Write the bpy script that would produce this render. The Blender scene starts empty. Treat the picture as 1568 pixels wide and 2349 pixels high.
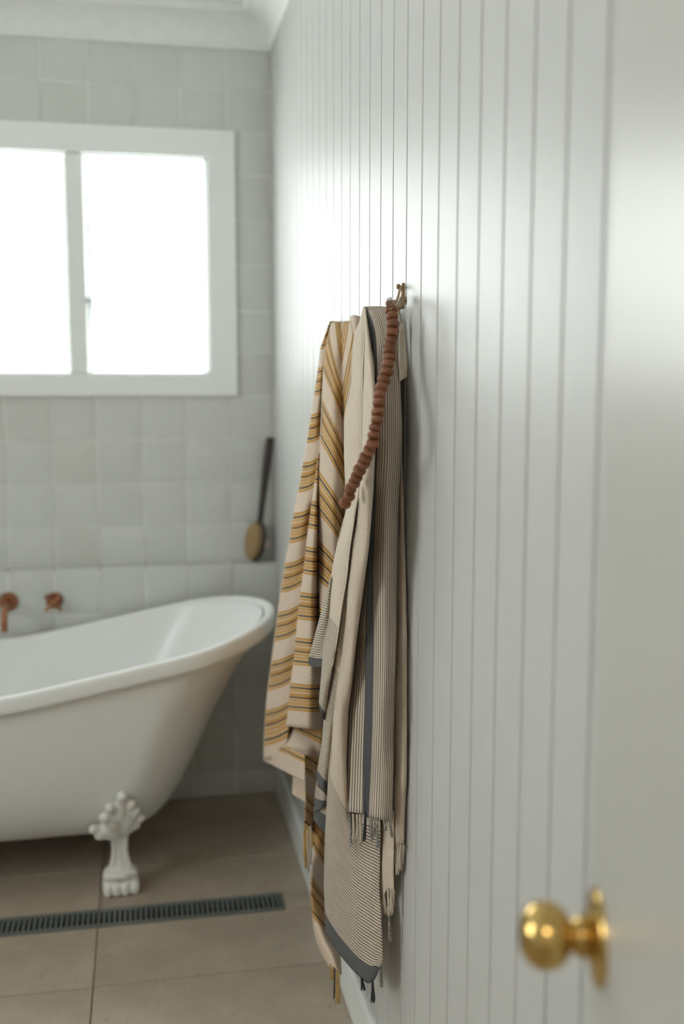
import bpy, bmesh, math, random
import numpy as np
from mathutils import Vector, Matrix

random.seed(7)
SC = bpy.context.scene
COL = SC.collection

# ------------------------------------------------------------------ camera
FPX, YAW, PITCH, EYE = 2360.67, 0.1919, 0.1214, 1.4557
_cy, _sy, _cp, _sp = math.cos(YAW), math.sin(YAW), math.cos(PITCH), math.sin(PITCH)
FWD = Vector((_sy*_cp, _cy*_cp, -_sp))
RGT = Vector((_cy, -_sy, 0.0))
UPV = RGT.cross(FWD)
cam_data = bpy.data.cameras.new('camera')
cam = bpy.data.objects.new('camera', cam_data)
COL.objects.link(cam)
cam.matrix_world = Matrix(((RGT.x, UPV.x, -FWD.x, 0), (RGT.y, UPV.y, -FWD.y, 0), (RGT.z, UPV.z, -FWD.z, EYE), (0, 0, 0, 1)))
cam_data.sensor_fit = 'VERTICAL'
cam_data.sensor_height = 36.0
cam_data.lens = 36.0*FPX/2349.0
cam_data.clip_start = 0.02
cam_data.dof.use_dof = True
cam_data.dof.focus_distance = 1.92
cam_data.dof.aperture_fstop = 1.75
SC.camera = cam

# ------------------------------------------------------------------ world, lights, exposure
SC.view_settings.view_transform = 'Standard'
SC.view_settings.look = 'None'
SC.view_settings.gamma = 1.0
SC.view_settings.use_curve_mapping = False
SC.view_settings.exposure = 0.0
world = bpy.data.worlds.new('overcast_sky')
SC.world = world
world.use_nodes = True
bg = world.node_tree.nodes['Background']
bg.inputs['Color'].default_value = (0.975, 0.997, 0.99, 1)
bg.inputs['Strength'].default_value = 9.8
SC.cycles.use_denoising = True
SC.cycles.max_bounces = 10
SC.cycles.diffuse_bounces = 6
SC.cycles.transparent_max_bounces = 24
SC.cycles.sample_clamp_indirect = 12.0
SC.cycles.caustics_reflective = False
SC.cycles.caustics_refractive = False


def portal(name, loc, rot, sx, sy):
    l = bpy.data.lights.new(name, 'AREA')
    l.shape = 'RECTANGLE'
    l.size, l.size_y = sx, sy
    l.cycles.is_portal = True
    o = bpy.data.objects.new(name, l)
    COL.objects.link(o)
    o.location = loc
    o.rotation_euler = rot
    return o


def lamp(name, loc, rot, sx, sy, power, color=(1, 1, 1)):
    l = bpy.data.lights.new(name, 'AREA')
    l.shape = 'RECTANGLE'
    l.size, l.size_y = sx, sy
    l.energy = power
    l.color = color
    o = bpy.data.objects.new(name, l)
    COL.objects.link(o)
    o.location = loc
    o.rotation_euler = rot
    return o


# room numbers
WX = 0.46           # face of the boarded right wall
YUP = 3.65          # face of the tiled wall above the ledge
YLO = 3.565         # face of the tiled wall below the ledge
ZL = 0.836          # top of the ledge
XL = -2.1           # left wall
CEIL = 2.70
HALL = -1.7         # far end of the hall behind the doorway

portal('window_portal', (-0.39, YUP+0.16, 1.86), (math.radians(-90), 0, 0), 1.5, 0.84)
portal('side_window_portal', (XL-0.14, 1.45, 1.75), (0, math.radians(-90), 0), 1.0, 1.2)
lamp('hall_fill_light', (-0.35, -1.0, CEIL-0.06), (0, 0, 0), 0.6, 0.6, 15.0, (1.0, 0.90, 0.78))  # warm fill light added in the unseen hall, for the towels and floor

# ------------------------------------------------------------------ helpers: pixels to points on real planes


def ray(px, py):
    return FWD + RGT*((px-784.0)/FPX) - UPV*((py-1174.5)/FPX)


def at_wall(px, py, d):
    """the point seen at a pixel, d metres off the boarded wall"""
    v = ray(px, py)
    return Vector((0, 0, EYE)) + v*((WX-d)/v.x)


def at_y(px, py, y):
    v = ray(px, py)
    return Vector((0, 0, EYE)) + v*(y/v.y)


# ------------------------------------------------------------------ helpers: objects
def link(name, me, mat=None, parent=None, smooth=False):
    o = bpy.data.objects.new(name, me)
    COL.objects.link(o)
    if mat is not None and not me.materials:
        me.materials.append(mat)
    if smooth:
        me.polygons.foreach_set('use_smooth', [True]*len(me.polygons))
    if parent is not None:
        o.parent = parent
    return o


def obj(name, bm, mat, parent=None, smooth=False, bevel=0.0, seg=2, sharp=None):
    me = bpy.data.meshes.new(name)
    bmesh.ops.recalc_face_normals(bm, faces=bm.faces)
    bm.to_mesh(me)
    bm.free()
    o = link(name, me, mat, parent, smooth)
    if bevel:
        m = o.modifiers.new('bevel', 'BEVEL')
        m.width = bevel
        m.segments = seg
        m.limit_method = 'ANGLE'
        m.angle_limit = math.radians(40)
    if sharp is not None:
        me.set_sharp_from_angle(angle=math.radians(sharp))
    return o


def tag(o, label=None, cat=None, group=None, kind=None):
    if label:
        o['label'] = label
    if cat:
        o['category'] = cat
    if group:
        o['group'] = group
    if kind:
        o['kind'] = kind
    return o


def empty(name, loc=(0, 0, 0)):
    o = bpy.data.objects.new(name, None)
    o.empty_display_size = 0.05
    COL.objects.link(o)
    o.location = loc
    return o


def add_box(bm, x0, x1, y0, y1, z0, z1):
    v = [bm.verts.new(p) for p in ((x0, y0, z0), (x1, y0, z0), (x1, y1, z0), (x0, y1, z0), (x0, y0, z1), (x1, y0, z1), (x1, y1, z1), (x0, y1, z1))]
    for f in ((0, 3, 2, 1), (4, 5, 6, 7), (0, 1, 5, 4), (1, 2, 6, 5), (2, 3, 7, 6), (3, 0, 4, 7)):
        bm.faces.new([v[i] for i in f])


def box(*a):
    bm = bmesh.new()
    add_box(bm, *a)
    return bm


def prism(profile, axis, a0, a1):
    """extrude a closed 2D profile along x ('x': profile is y,z) or y ('y': profile is x,z) or z ('z': x,y)"""
    bm = bmesh.new()

    def p3(u, v, a):
        return {'x': (a, u, v), 'y': (u, a, v), 'z': (u, v, a)}[axis]
    A = [bm.verts.new(p3(u, v, a0)) for u, v in profile]
    B = [bm.verts.new(p3(u, v, a1)) for u, v in profile]
    n = len(profile)
    for i in range(n):
        bm.faces.new((A[i], A[(i+1) % n], B[(i+1) % n], B[i]))
    bm.faces.new(A[::-1])
    bm.faces.new(B)
    return bm


def add_tube(bm, pts, radii, n=8, cap=True):
    pts = [Vector(p) for p in pts]
    if not hasattr(radii, '__len__'):
        radii = [radii]*len(pts)
    rings = []
    ref = None
    for i, p in enumerate(pts):
        t = (pts[min(i+1, len(pts)-1)] - pts[max(i-1, 0)])
        if t.length < 1e-9:
            t = Vector((0, 0, 1))
        t.normalize()
        if ref is None:
            ref = t.orthogonal()
        ref = (ref - t*ref.dot(t))
        if ref.length < 1e-6:
            ref = t.orthogonal()
        ref.normalize()
        b = t.cross(ref)
        rings.append([bm.verts.new(p + (ref*math.cos(2*math.pi*k/n) + b*math.sin(2*math.pi*k/n))*radii[i]) for k in range(n)])
    for a, c in zip(rings[:-1], rings[1:]):
        for k in range(n):
            bm.faces.new((a[k], a[(k+1) % n], c[(k+1) % n], c[k]))
    if cap:
        bm.faces.new(rings[0][::-1])
        bm.faces.new(rings[-1])


def tube(pts, radii, n=8):
    bm = bmesh.new()
    add_tube(bm, pts, radii, n)
    return bm


def add_lathe(bm, origin, axis, prof, n=32):
    """prof: list of (distance along axis, radius)"""
    axis = Vector(axis).normalized()
    u = axis.orthogonal().normalized()
    w = axis.cross(u)
    o = Vector(origin)
    rings = []
    for t, r in prof:
        if r < 1e-6:
            rings.append([bm.verts.new(o+axis*t)])
        else:
            rings.append([bm.verts.new(o+axis*t+(u*math.cos(2*math.pi*k/n)+w*math.sin(2*math.pi*k/n))*r) for k in range(n)])
    for a, c in zip(rings[:-1], rings[1:]):
        for k in range(n):
            k2 = (k+1) % n
            if len(a) == 1 and len(c) == 1:
                continue
            if len(a) == 1:
                bm.faces.new((a[0], c[k2], c[k]))
            elif len(c) == 1:
                bm.faces.new((a[k], a[k2], c[0]))
            else:
                bm.faces.new((a[k], a[k2], c[k2], c[k]))


def lathe(origin, axis, prof, n=32):
    bm = bmesh.new()
    add_lathe(bm, origin, axis, prof, n)
    return bm


def add_ball(bm, c, r, seg=12, rings=8, scale=(1, 1, 1), rot=None):
    m = Matrix.Diagonal((r*scale[0], r*scale[1], r*scale[2], 1))
    if rot is not None:
        m = rot.to_4x4() @ m
    bmesh.ops.create_uvsphere(bm, u_segments=seg, v_segments=rings, radius=1.0, matrix=Matrix.Translation(c) @ m)


def cr(P, t):
    """Catmull-Rom through the points P (list of numpy arrays), t in 0..len-1"""
    n = len(P)
    i = min(int(t), n-2)
    s = t-i
    p1, p2 = P[i], P[i+1]
    p0 = P[i-1] if i > 0 else 2*p1-p2
    p3 = P[i+2] if i+2 < n else 2*p2-p1
    return 0.5*((2*p1) + (-p0+p2)*s + (2*p0-5*p1+4*p2-p3)*s*s + (-p0+3*p1-3*p2+p3)*s**3)


# ------------------------------------------------------------------ materials
class NT:
    def __init__(self, name):
        self.m = bpy.data.materials.new(name)
        self.m.use_nodes = True
        self.t = self.m.node_tree
        self.b = self.t.nodes['Principled BSDF']

    def n(self, kind, **kw):
        x = self.t.nodes.new(kind)
        for k, v in kw.items():
            setattr(x, k, v)
        return x

    def l(self, a, b):
        self.t.links.new(a, b)

    def noise(self, scale, detail=3, rough=0.55, coord='Object', stretch=None):
        tc = self.n('ShaderNodeTexCoord')
        mp = self.n('ShaderNodeMapping')
        if stretch:
            mp.inputs['Scale'].default_value = stretch
        self.l(tc.outputs[coord], mp.inputs['Vector'])
        nz = self.n('ShaderNodeTexNoise')
        nz.inputs['Scale'].default_value = scale
        nz.inputs['Detail'].default_value = detail
        nz.inputs['Roughness'].default_value = rough
        self.l(mp.outputs[0], nz.inputs['Vector'])
        return nz.outputs['Fac']

    def ramp(self, fac, stops, interp='LINEAR'):
        r = self.n('ShaderNodeValToRGB')
        r.color_ramp.interpolation = interp
        e = r.color_ramp.elements
        while len(e) > 1:
            e.remove(e[-1])
        e[0].position, e[0].color = stops[0][0], (*stops[0][1], 1)
        for p, c in stops[1:]:
            x = e.new(p)
            x.color = (*c, 1)
        self.l(fac, r.inputs['Fac'])
        return r.outputs['Color']

    def mix(self, fac, a, b, mode='MIX'):
        x = self.n('ShaderNodeMix', data_type='RGBA', blend_type=mode)
        for s, v in ((x.inputs['Factor'], fac), (x.inputs['A'], a), (x.inputs['B'], b)):
            if isinstance(v, (int, float)):
                s.default_value = v
            elif isinstance(v, tuple):
                s.default_value = (*v, 1)
            else:
                self.l(v, s)
        return x.outputs['Result']

    def math(self, op, a, b=None):
        x = self.n('ShaderNodeMath', operation=op)
        for s, v in zip(x.inputs, (a, b)):
            if v is None:
                continue
            if isinstance(v, (int, float)):
                s.default_value = v
            else:
                self.l(v, s)
        return x.outputs[0]

    def bump(self, h, strength=0.2, dist=0.002):
        x = self.n('ShaderNodeBump')
        x.inputs['Strength'].default_value = strength
        x.inputs['Distance'].default_value = dist
        self.l(h, x.inputs['Height'])
        self.l(x.outputs[0], self.b.inputs['Normal'])

    def color(self, c):
        if isinstance(c, tuple):
            self.b.inputs['Base Color'].default_value = (*c, 1)
        else:
            self.l(c, self.b.inputs['Base Color'])

    def set(self, **kw):
        for k, v in kw.items():
            self.b.inputs[k.replace('_', ' ')].default_value = v


def lin(r, g, b):
    f = lambda c: c/12.92 if c <= 0.04045 else ((c+0.055)/1.055)**2.4
    return (f(r/255), f(g/255), f(b/255))


def paint(name, col, rough, var=0.03, bump=0.04, scale=30.0):
    k = NT(name)
    f = k.noise(scale, 4)
    k.color(k.ramp(f, [(0.3, tuple(c*(1-var) for c in col)), (0.7, tuple(min(1, c*(1+var)) for c in col))]))
    k.set(Roughness=rough)
    if bump:
        k.bump(f, bump, 0.001)
    return k.m


M = {}
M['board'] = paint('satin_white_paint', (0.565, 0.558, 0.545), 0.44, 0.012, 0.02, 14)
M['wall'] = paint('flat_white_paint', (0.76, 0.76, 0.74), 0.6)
M['ceiling'] = paint('ceiling_white', (0.82, 0.83, 0.81), 0.7)
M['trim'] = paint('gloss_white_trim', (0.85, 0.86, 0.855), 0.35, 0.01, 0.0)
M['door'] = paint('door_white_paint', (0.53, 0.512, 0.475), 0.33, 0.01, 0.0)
M['enamel'] = paint('white_bath_enamel', (0.80, 0.80, 0.79), 0.3, 0.006, 0.0)
M['foot'] = paint('white_cast_foot', (0.76, 0.75, 0.72), 0.42, 0.03, 0.15, 60)
M['grout'] = paint('pale_grout', (0.78, 0.78, 0.74), 0.9, 0.03, 0.1, 120)

k = NT('glazed_hand_made_tile')
oi = k.n('ShaderNodeObjectInfo')
base = k.ramp(oi.outputs['Random'], [(0, (0.585, 0.585, 0.545)), (0.35, (0.595, 0.602, 0.572)), (0.7, (0.605, 0.612, 0.585)), (1, (0.62, 0.625, 0.595))])
nz = k.noise(7.0, 4, 0.6, 'Object')
k.color(k.mix(k.math('MULTIPLY', nz, 0.35), base, (0.66, 0.67, 0.635)))
k.set(Roughness=0.22)
k.bump(k.noise(16.0, 2, 0.5, 'Object'), 0.25, 0.004)
M['tile'] = k.m

k = NT('stone_look_floor_tile')
f1 = k.noise(5.0, 6, 0.65, 'Object')
f2 = k.noise(60.0, 4, 0.7, 'Object')
c1 = k.ramp(f1, [(0.3, (0.345, 0.285, 0.22)), (0.55, (0.415, 0.345, 0.27)), (0.75, (0.48, 0.405, 0.325))])
c2 = k.ramp(f2, [(0.30, (0.75, 0.75, 0.75)), (0.42, (1, 1, 1)), (0.68, (1, 1, 1)), (0.8, (1.12, 1.12, 1.1))])
k.color(k.mix(1.0, c1, c2, 'MULTIPLY'))
k.set(Roughness=0.5)
k.bump(f2, 0.08, 0.001)
M['floor'] = k.m
M['floor_grout'] = paint('dark_floor_grout', (0.16, 0.135, 0.11), 0.9)

k = NT('brushed_gunmetal')
k.color((0.17, 0.19, 0.18))
k.set(Roughness=0.42, Metallic=0.25)
M['gunmetal'] = k.m
M['dark'] = paint('dark_channel', (0.012, 0.013, 0.012), 0.8, 0.0, 0.0)

k = NT('brushed_copper')
f = k.noise(40, 3)
k.color(k.ramp(f, [(0.3, (0.31, 0.135, 0.072)), (0.7, (0.38, 0.17, 0.095))]))
k.set(Roughness=0.33, Metallic=1.0)
M['copper'] = k.m

k = NT('polished_brass')
k.color((0.62, 0.42, 0.15))
k.set(Roughness=0.17, Metallic=1.0)
M['brass'] = k.m

k = NT('aged_brass')
k.color((0.34, 0.19, 0.10))
k.set(Roughness=0.45, Metallic=0.8)
M['aged_brass'] = k.m

k = NT('terracotta_clay_bead')
oi = k.n('ShaderNodeObjectInfo')
c = k.ramp(oi.outputs['Random'], [(0, (0.19, 0.068, 0.028)), (0.5, (0.225, 0.083, 0.035)), (1, (0.26, 0.098, 0.043))])
k.color(k.mix(k.math('MULTIPLY', k.noise(120, 3), 0.15), c, (0.28, 0.12, 0.07)))
k.set(Roughness=0.6)
M['bead'] = k.m

M['twine'] = paint('jute_twine', (0.42, 0.30, 0.19), 0.9, 0.25, 0.4, 400)
M['dark_wire'] = paint('brown_cord_ring', (0.12, 0.06, 0.05), 0.6, 0.1, 0.0)

k = NT('kraft_card_with_print')
tc = k.n('ShaderNodeUVMap')
sep = k.n('ShaderNodeSeparateXYZ')
k.l(tc.outputs[0], sep.inputs[0])
u_, v_ = sep.outputs[0], sep.outputs[1]
rows = k.math('GREATER_THAN', k.math('FRACT', k.math('MULTIPLY', v_, 26.0)), 0.45)
nzn = k.n('ShaderNodeTexNoise')
nzn.inputs['Scale'].default_value = 1.0
mp = k.n('ShaderNodeMapping')
mp.inputs['Scale'].default_value = (26, 26, 1)
k.l(tc.outputs[0], mp.inputs['Vector'])
k.l(mp.outputs[0], nzn.inputs['Vector'])
dots = k.math('GREATER_THAN', nzn.outputs['Fac'], 0.47)
inr = k.math('MULTIPLY', k.math('GREATER_THAN', u_, 0.16), k.math('LESS_THAN', u_, 0.62))
inr = k.math('MULTIPLY', inr, k.math('MULTIPLY', k.math('GREATER_THAN', v_, 0.22), k.math('LESS_THAN', v_, 0.9)))
ink = k.math('MULTIPLY', k.math('MULTIPLY', rows, dots), inr)
k.color(k.mix(k.math('MULTIPLY', ink, 0.6), (0.66, 0.57, 0.45), (0.16, 0.13, 0.12)))
k.set(Roughness=0.8)
M['card'] = k.m

k = NT('dark_stained_wood')
f = k.noise(30, 4, 0.6, 'Object', (1, 1, 0.12))
k.color(k.ramp(f, [(0.3, (0.018, 0.011, 0.008)), (0.7, (0.045, 0.024, 0.017))]))
k.set(Roughness=0.38)
M['dark_wood'] = k.m
M['bristle'] = paint('tan_bristle', (0.33, 0.215, 0.105), 0.9, 0.3, 0.5, 300)
M['cotton'] = paint('white_cotton_cord', (0.72, 0.62, 0.52), 0.9, 0.05, 0.0)


def cloth(name, build):
    k = NT(name)
    uv = k.n('ShaderNodeUVMap')
    sp = k.n('ShaderNodeSeparateXYZ')
    k.l(uv.outputs[0], sp.inputs[0])
    # fine slub running with the weave, in real units of the cloth
    mp = k.n('ShaderNodeMapping')
    mp.inputs['Scale'].default_value = (900, 60, 1)
    k.l(uv.outputs[0], mp.inputs['Vector'])
    sl = k.n('ShaderNodeTexNoise')
    sl.inputs['Scale'].default_value = 1.0
    sl.inputs['Detail'].default_value = 3
    k.l(mp.outputs[0], sl.inputs['Vector'])
    fine = k.noise(900, 2, 0.6, 'Object')
    col = build(k, sp.outputs[0], sp.outputs[1], sl.outputs['Fac'])
    shade = k.ramp(sl.outputs['Fac'], [(0.25, (0.86, 0.86, 0.86)), (0.6, (1.03, 1.03, 1.03))])
    col = k.mix(1.0, col, shade, 'MULTIPLY')
    k.color(col)
    k.set(Roughness=0.95)
    k.b.inputs['Specular IOR Level'].default_value = 0.15
    k.b.inputs['Sheen Weight'].default_value = 0.12
    k.bump(k.math('ADD', fine, sl.outputs['Fac']), 0.35, 0.0006)
    # thin woven cotton lets a little light through
    tr = k.n('ShaderNodeBsdfTranslucent')
    k.l(col, tr.inputs['Color'])
    mx = k.n('ShaderNodeMixShader')
    mx.inputs[0].default_value = 0.14
    out = k.t.nodes['Material Output']
    k.l(k.b.outputs[0], mx.inputs[1])
    k.l(tr.outputs[0], mx.inputs[2])
    k.l(mx.outputs[0], out.inputs['Surface'])
    return k.m


CREAM = (0.71, 0.565, 0.445)
CREAM2 = (0.71, 0.595, 0.48)
MUST = (0.54, 0.275, 0.068)
TANY = (0.60, 0.385, 0.165)
NAVY = (0.035, 0.036, 0.05)


def yellow_pattern(k, c, v, slub):
    # wander the stripe edges by a hair, as in hand weaving
    cc = k.math('ADD', c, k.math('MULTIPLY', k.math('SUBTRACT', slub, 0.5), 0.0016))
    fr = k.math('FRACT', k.math('ADD', k.math('MULTIPLY', cc, 10.0), 0.5))   # 10 cm repeat, centre line at 0.5
    st = [(0.0, CREAM)]

    def band(a, b, col):
        st.append((a, col))
        st.append((b, CREAM))
    s = [(0.195, 0.232, MUST), (0.232, 0.272, TANY), (0.272, 0.302, NAVY), (0.302, 0.345, TANY), (0.345, 0.375, MUST), (0.375, 0.392, CREAM), (0.392, 0.425, TANY), (0.425, 0.485, MUST),
         (0.485, 0.515, NAVY), (0.515, 0.560, TANY), (0.560, 0.590, MUST), (0.590, 0.607, CREAM), (0.607, 0.64, MUST), (0.64, 0.698, TANY), (0.698, 0.728, NAVY), (0.728, 0.765, TANY), (0.765, 0.80, MUST)]
    st += [(a, col) for a, b, col in s] + [(0.80, CREAM)]
    return k.ramp(fr, st, 'CONSTANT')


GREYC = (0.075, 0.075, 0.08)
STRD = (0.105, 0.090, 0.080)
PITCHM = 0.0036


def grey_pattern(k, c, v, slub):
    cc = k.math('ADD', c, k.math('MULTIPLY', k.math('SUBTRACT', slub, 0.5), 0.0008))
    fr = k.math('FRACT', k.math('MULTIPLY', cc, 1.0/PITCHM))
    stripe = k.math('LESS_THAN', fr, 0.33)
    stripe = k.math('MULTIPLY', stripe, k.math('LESS_THAN', cc, 0.2))
    col = k.mix(stripe, CREAM2, STRD)
    grey = k.mix(k.math('LESS_THAN', cc, 0.0022), GREYC, (0.02, 0.02, 0.022))
    heather = k.mix(k.math('MULTIPLY', k.noise(700, 2), 0.55), grey, (0.20, 0.20, 0.20))
    grey = k.mix(k.math('GREATER_THAN', cc, 0.0022), grey, heather)
    return k.mix(k.math('LESS_THAN', cc, 0.04), col, grey)


M['yellow_cloth'] = cloth('mustard_striped_cotton', yellow_pattern)
M['grey_cloth'] = cloth('grey_striped_cotton', grey_pattern)
M['crest_glint'] = paint('pale_crest_highlight', (0.80, 0.72, 0.61), 0.9, 0.05, 0.1, 400)  # paler than the cloth: painted window light on the towels' fold crests
M['fringe_cream'] = paint('cream_fringe_yarn', (0.52, 0.44, 0.35), 0.95, 0.1, 0.2, 300)
M['fringe_black'] = paint('charcoal_fringe_yarn', (0.035, 0.035, 0.04), 0.95, 0.2, 0.2, 300)
M['fringe_mix'] = paint('grey_cream_fringe_yarn', (0.26, 0.24, 0.215), 0.95, 0.75, 0.2, 260)
M['fringe_yellow'] = paint('mustard_fringe_yarn', (0.47, 0.31, 0.11), 0.95, 0.3, 0.2, 300)

k = NT('obscured_louvre_glass')
tr = k.n('ShaderNodeBsdfTransparent')
tr.inputs[0].default_value = (0.96, 0.98, 0.97, 1)
tl = k.n('ShaderNodeBsdfTranslucent')
tl.inputs[0].default_value = (0.93, 0.96, 0.95, 1)
gl = k.n('ShaderNodeBsdfGlossy')
gl.inputs['Roughness'].default_value = 0.15
m1 = k.n('ShaderNodeMixShader')
m1.inputs[0].default_value = 0.2
m2 = k.n('ShaderNodeMixShader')
m2.inputs[0].default_value = 0.05
k.l(tr.outputs[0], m1.inputs[1])
k.l(tl.outputs[0], m1.inputs[2])
k.l(m1.outputs[0], m2.inputs[1])
k.l(gl.outputs[0], m2.inputs[2])
k.l(m2.outputs[0], k.t.nodes['Material Output'].inputs['Surface'])
M['glass'] = k.m

k = NT('anodised_louvre_clip')
k.color((0.55, 0.58, 0.58))
k.set(Roughness=0.4, Metallic=0.6)
M['alu'] = k.m


# ------------------------------------------------------------------ structure: floor
def struct(name, bm, mat, label, cat, bevel=0.0, seg=2):
    o = obj(name, bm, mat, None, False, bevel, seg)
    return tag(o, label, cat, None, 'structure')


DX0, DX1, DY0, DY1 = -1.75, 0.366, 2.711, 2.810      # the linear drain's slot in the floor
bm = bmesh.new()
add_box(bm, XL-0.1, WX+0.1, HALL-0.1, DY0-0.001, -0.10, -0.003)
add_box(bm, XL-0.1, WX+0.1, DY1+0.001, YUP+0.2, -0.10, -0.003)
add_box(bm, XL-0.1, DX0-0.001, DY0-0.001, DY1+0.001, -0.10, -0.003)
add_box(bm, DX1+0.001, WX+0.1, DY0-0.001, DY1+0.001, -0.10, -0.003)
add_box(bm, DX0-0.001, DX1+0.001, DY0-0.001, DY1+0.001, -0.10, -0.06)
floor = struct('floor', bm, M['floor_grout'], 'beige stone look bathroom floor of large square tiles', 'floor')
FX = WX-0.013
xs = [FX, -0.147, -0.747, -1.347, -1.947, XL+0.002]
ys = [YLO-0.002, 3.054, DY1, DY0, 2.427, 1.827, 1.227, 0.627, 0.027, -0.573, -1.173, HALL+0.002]
G = 0.0016
for iy in range(len(ys)-1):
    for ix in range(len(xs)-1):
        x1, x0, y1, y0 = xs[ix], xs[ix+1], ys[iy], ys[iy+1]
        if iy == 2:                                      # the strips at the ends of the drain
            if ix == 0:
                x0 = DX1
            elif ix == len(xs)-2:
                x1 = DX0
            elif ix == len(xs)-3:
                continue
            else:
                continue
            if x1-x0 < 0.01:
                continue
        ox, oy = (x0+x1)/2, (y0+y1)/2
        b = box(x0+G-ox, x1-G-ox, y0+G-oy, y1-G-oy, -0.012, 0.0)
        t = obj('tile', b, M['floor'], floor, bevel=0.0012, seg=1)
        t.location = (ox, oy, random.uniform(-0.0003, 0.0))

# ------------------------------------------------------------------ structure: right wall of boards
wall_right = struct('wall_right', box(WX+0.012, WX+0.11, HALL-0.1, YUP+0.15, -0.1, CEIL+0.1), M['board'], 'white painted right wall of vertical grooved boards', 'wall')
S, Z0 = 0.0988, 0.9893
V, VD = 0.0034, 0.0075


def board_mesh(w, h, name):
    # profile in (y, x): face at WX with a V taken off both long edges
    pr = [(0.0, 0.0125), (0.0, VD), (V, 0.0), (w-V, 0.0), (w, VD), (w, 0.0125)]
    bm = bmesh.new()
    A = [bm.verts.new((x, y, 0)) for y, x in pr]
    B = [bm.verts.new((x, y, h)) for y, x in pr]
    n = len(pr)
    for i in range(n):
        bm.faces.new((A[i], A[(i+1) % n], B[(i+1) % n], B[i]))
    bm.faces.new(A[::-1])
    bm.faces.new(B)
    bmesh.ops.recalc_face_normals(bm, faces=bm.faces)
    me = bpy.data.meshes.new(name)
    bm.to_mesh(me)
    bm.free()
    me.materials.append(M['board'])
    return me


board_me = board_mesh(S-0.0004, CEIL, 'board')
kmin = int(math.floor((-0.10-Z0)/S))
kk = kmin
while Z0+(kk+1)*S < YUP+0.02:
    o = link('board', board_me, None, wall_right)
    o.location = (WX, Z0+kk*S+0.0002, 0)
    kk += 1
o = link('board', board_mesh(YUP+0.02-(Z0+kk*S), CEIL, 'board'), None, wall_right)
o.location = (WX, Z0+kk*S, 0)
obj('hall_lining', box(WX, WX+0.0125, HALL-0.05, Z0+kmin*S, 0, CEIL), M['wall'], wall_right)

# skirting on the boarded wall, with an eased top edge
SK = 0.118
prof = [(WX, 0.0), (WX-0.015, 0.0), (WX-0.015, SK-0.014), (WX-0.0125, SK-0.005), (WX-0.008, SK), (WX, SK)]
struct('baseboard_right', prism(prof, 'y', 0.06, YLO), M['trim'], 'white skirting board with an eased top along the boarded wall', 'baseboard', 0.0008)

# ------------------------------------------------------------------ structure: end wall with hand-made tiles
WIN = dict(x0=-1.14, x1=0.243, z0=1.493, z1=2.232)       # opening in the wall (inside of the casing)
bm = bmesh.new()
yb = YUP+0.0022
add_box(bm, XL-0.1, WX+0.02, yb, yb+0.13, ZL-0.05, WIN['z0'])
add_box(bm, XL-0.1, WX+0.02, yb, yb+0.13, WIN['z1'], CEIL+0.1)
add_box(bm, XL-0.1, WIN['x0'], yb, yb+0.13, WIN['z0'], WIN['z1'])
add_box(bm, WIN['x1'], WX+0.02, yb, yb+0.13, WIN['z0'], WIN['z1'])
add_box(bm, XL-0.1, WX+0.0, YLO+0.0022, yb+0.13, -0.1, ZL-0.006)
wall_end = struct('wall_back', bm, M['grout'], 'tiled end wall of square off-white hand-made tiles with a ledge', 'wall')


def tile_mesh(w, h, seed, th=0.010):
    """a slightly dished, slightly uneven hand-made tile: w along x, h along z, face towards -y"""
    rnd = random.Random(seed)
    n = 4
    bm = bmesh.new()
    tiltx, tiltz = rnd.uniform(-0.0013, 0.0013), rnd.uniform(-0.0013, 0.0013)
    g = []
    for j in range(n+1):
        row = []
        for i in range(n+1):
            u, v = i/n, j/n
            e = min(u, 1-u, v, 1-v)
            y = -th + tiltx*(u-0.5)*2 + tiltz*(v-0.5)*2 + rnd.uniform(-0.0004, 0.0004) + (0.0006 if e < 0.01 else 0)
            ex = 0.0 if 0 < i < n else rnd.uniform(0, 0.0012)*(1 if i == 0 else -1)
            ez = 0.0 if 0 < j < n else rnd.uniform(0, 0.0012)*(1 if j == 0 else -1)
            uu = u if i in (0, n) else (0.03 if i == 1 else 0.97 if i == n-1 else 0.5)
            vv = v if j in (0, n) else (0.03 if j == 1 else 0.97 if j == n-1 else 0.5)
            row.append(bm.verts.new((uu*w-w/2+ex, y, vv*h-h/2+ez)))
        g.append(row)
    for j in range(n):
        for i in range(n):
            bm.faces.new((g[j][i], g[j][i+1], g[j+1][i+1], g[j+1][i]))
    rim = [g[0][i] for i in range(n+1)] + [g[j][n] for j in range(1, n+1)] + [g[n][i] for i in range(n-1, -1, -1)] + [g[j][0] for j in range(n-1, 0, -1)]
    bk = [bm.verts.new((v.co.x, 0, v.co.z)) for v in rim]
    m = len(rim)
    for i in range(m):
        bm.faces.new((rim[i], bk[i], bk[(i+1) % m], rim[(i+1) % m]))
    bmesh.ops.recalc_face_normals(bm, faces=bm.faces)
    return bm


_tm = {}


def tile_me(w, h, seed):
    key = (round(w, 3), round(h, 3), seed)
    if key not in _tm:
        bm = tile_mesh(w, h, seed)
        me = bpy.data.meshes.new('tile')
        bm.to_mesh(me)
        bm.free()
        me.materials.append(M['tile'])
        me.polygons.foreach_set('use_smooth', [True]*len(me.polygons))
        me.set_sharp_from_angle(angle=math.radians(35))
        _tm[key] = me
    return _tm[key]


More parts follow.
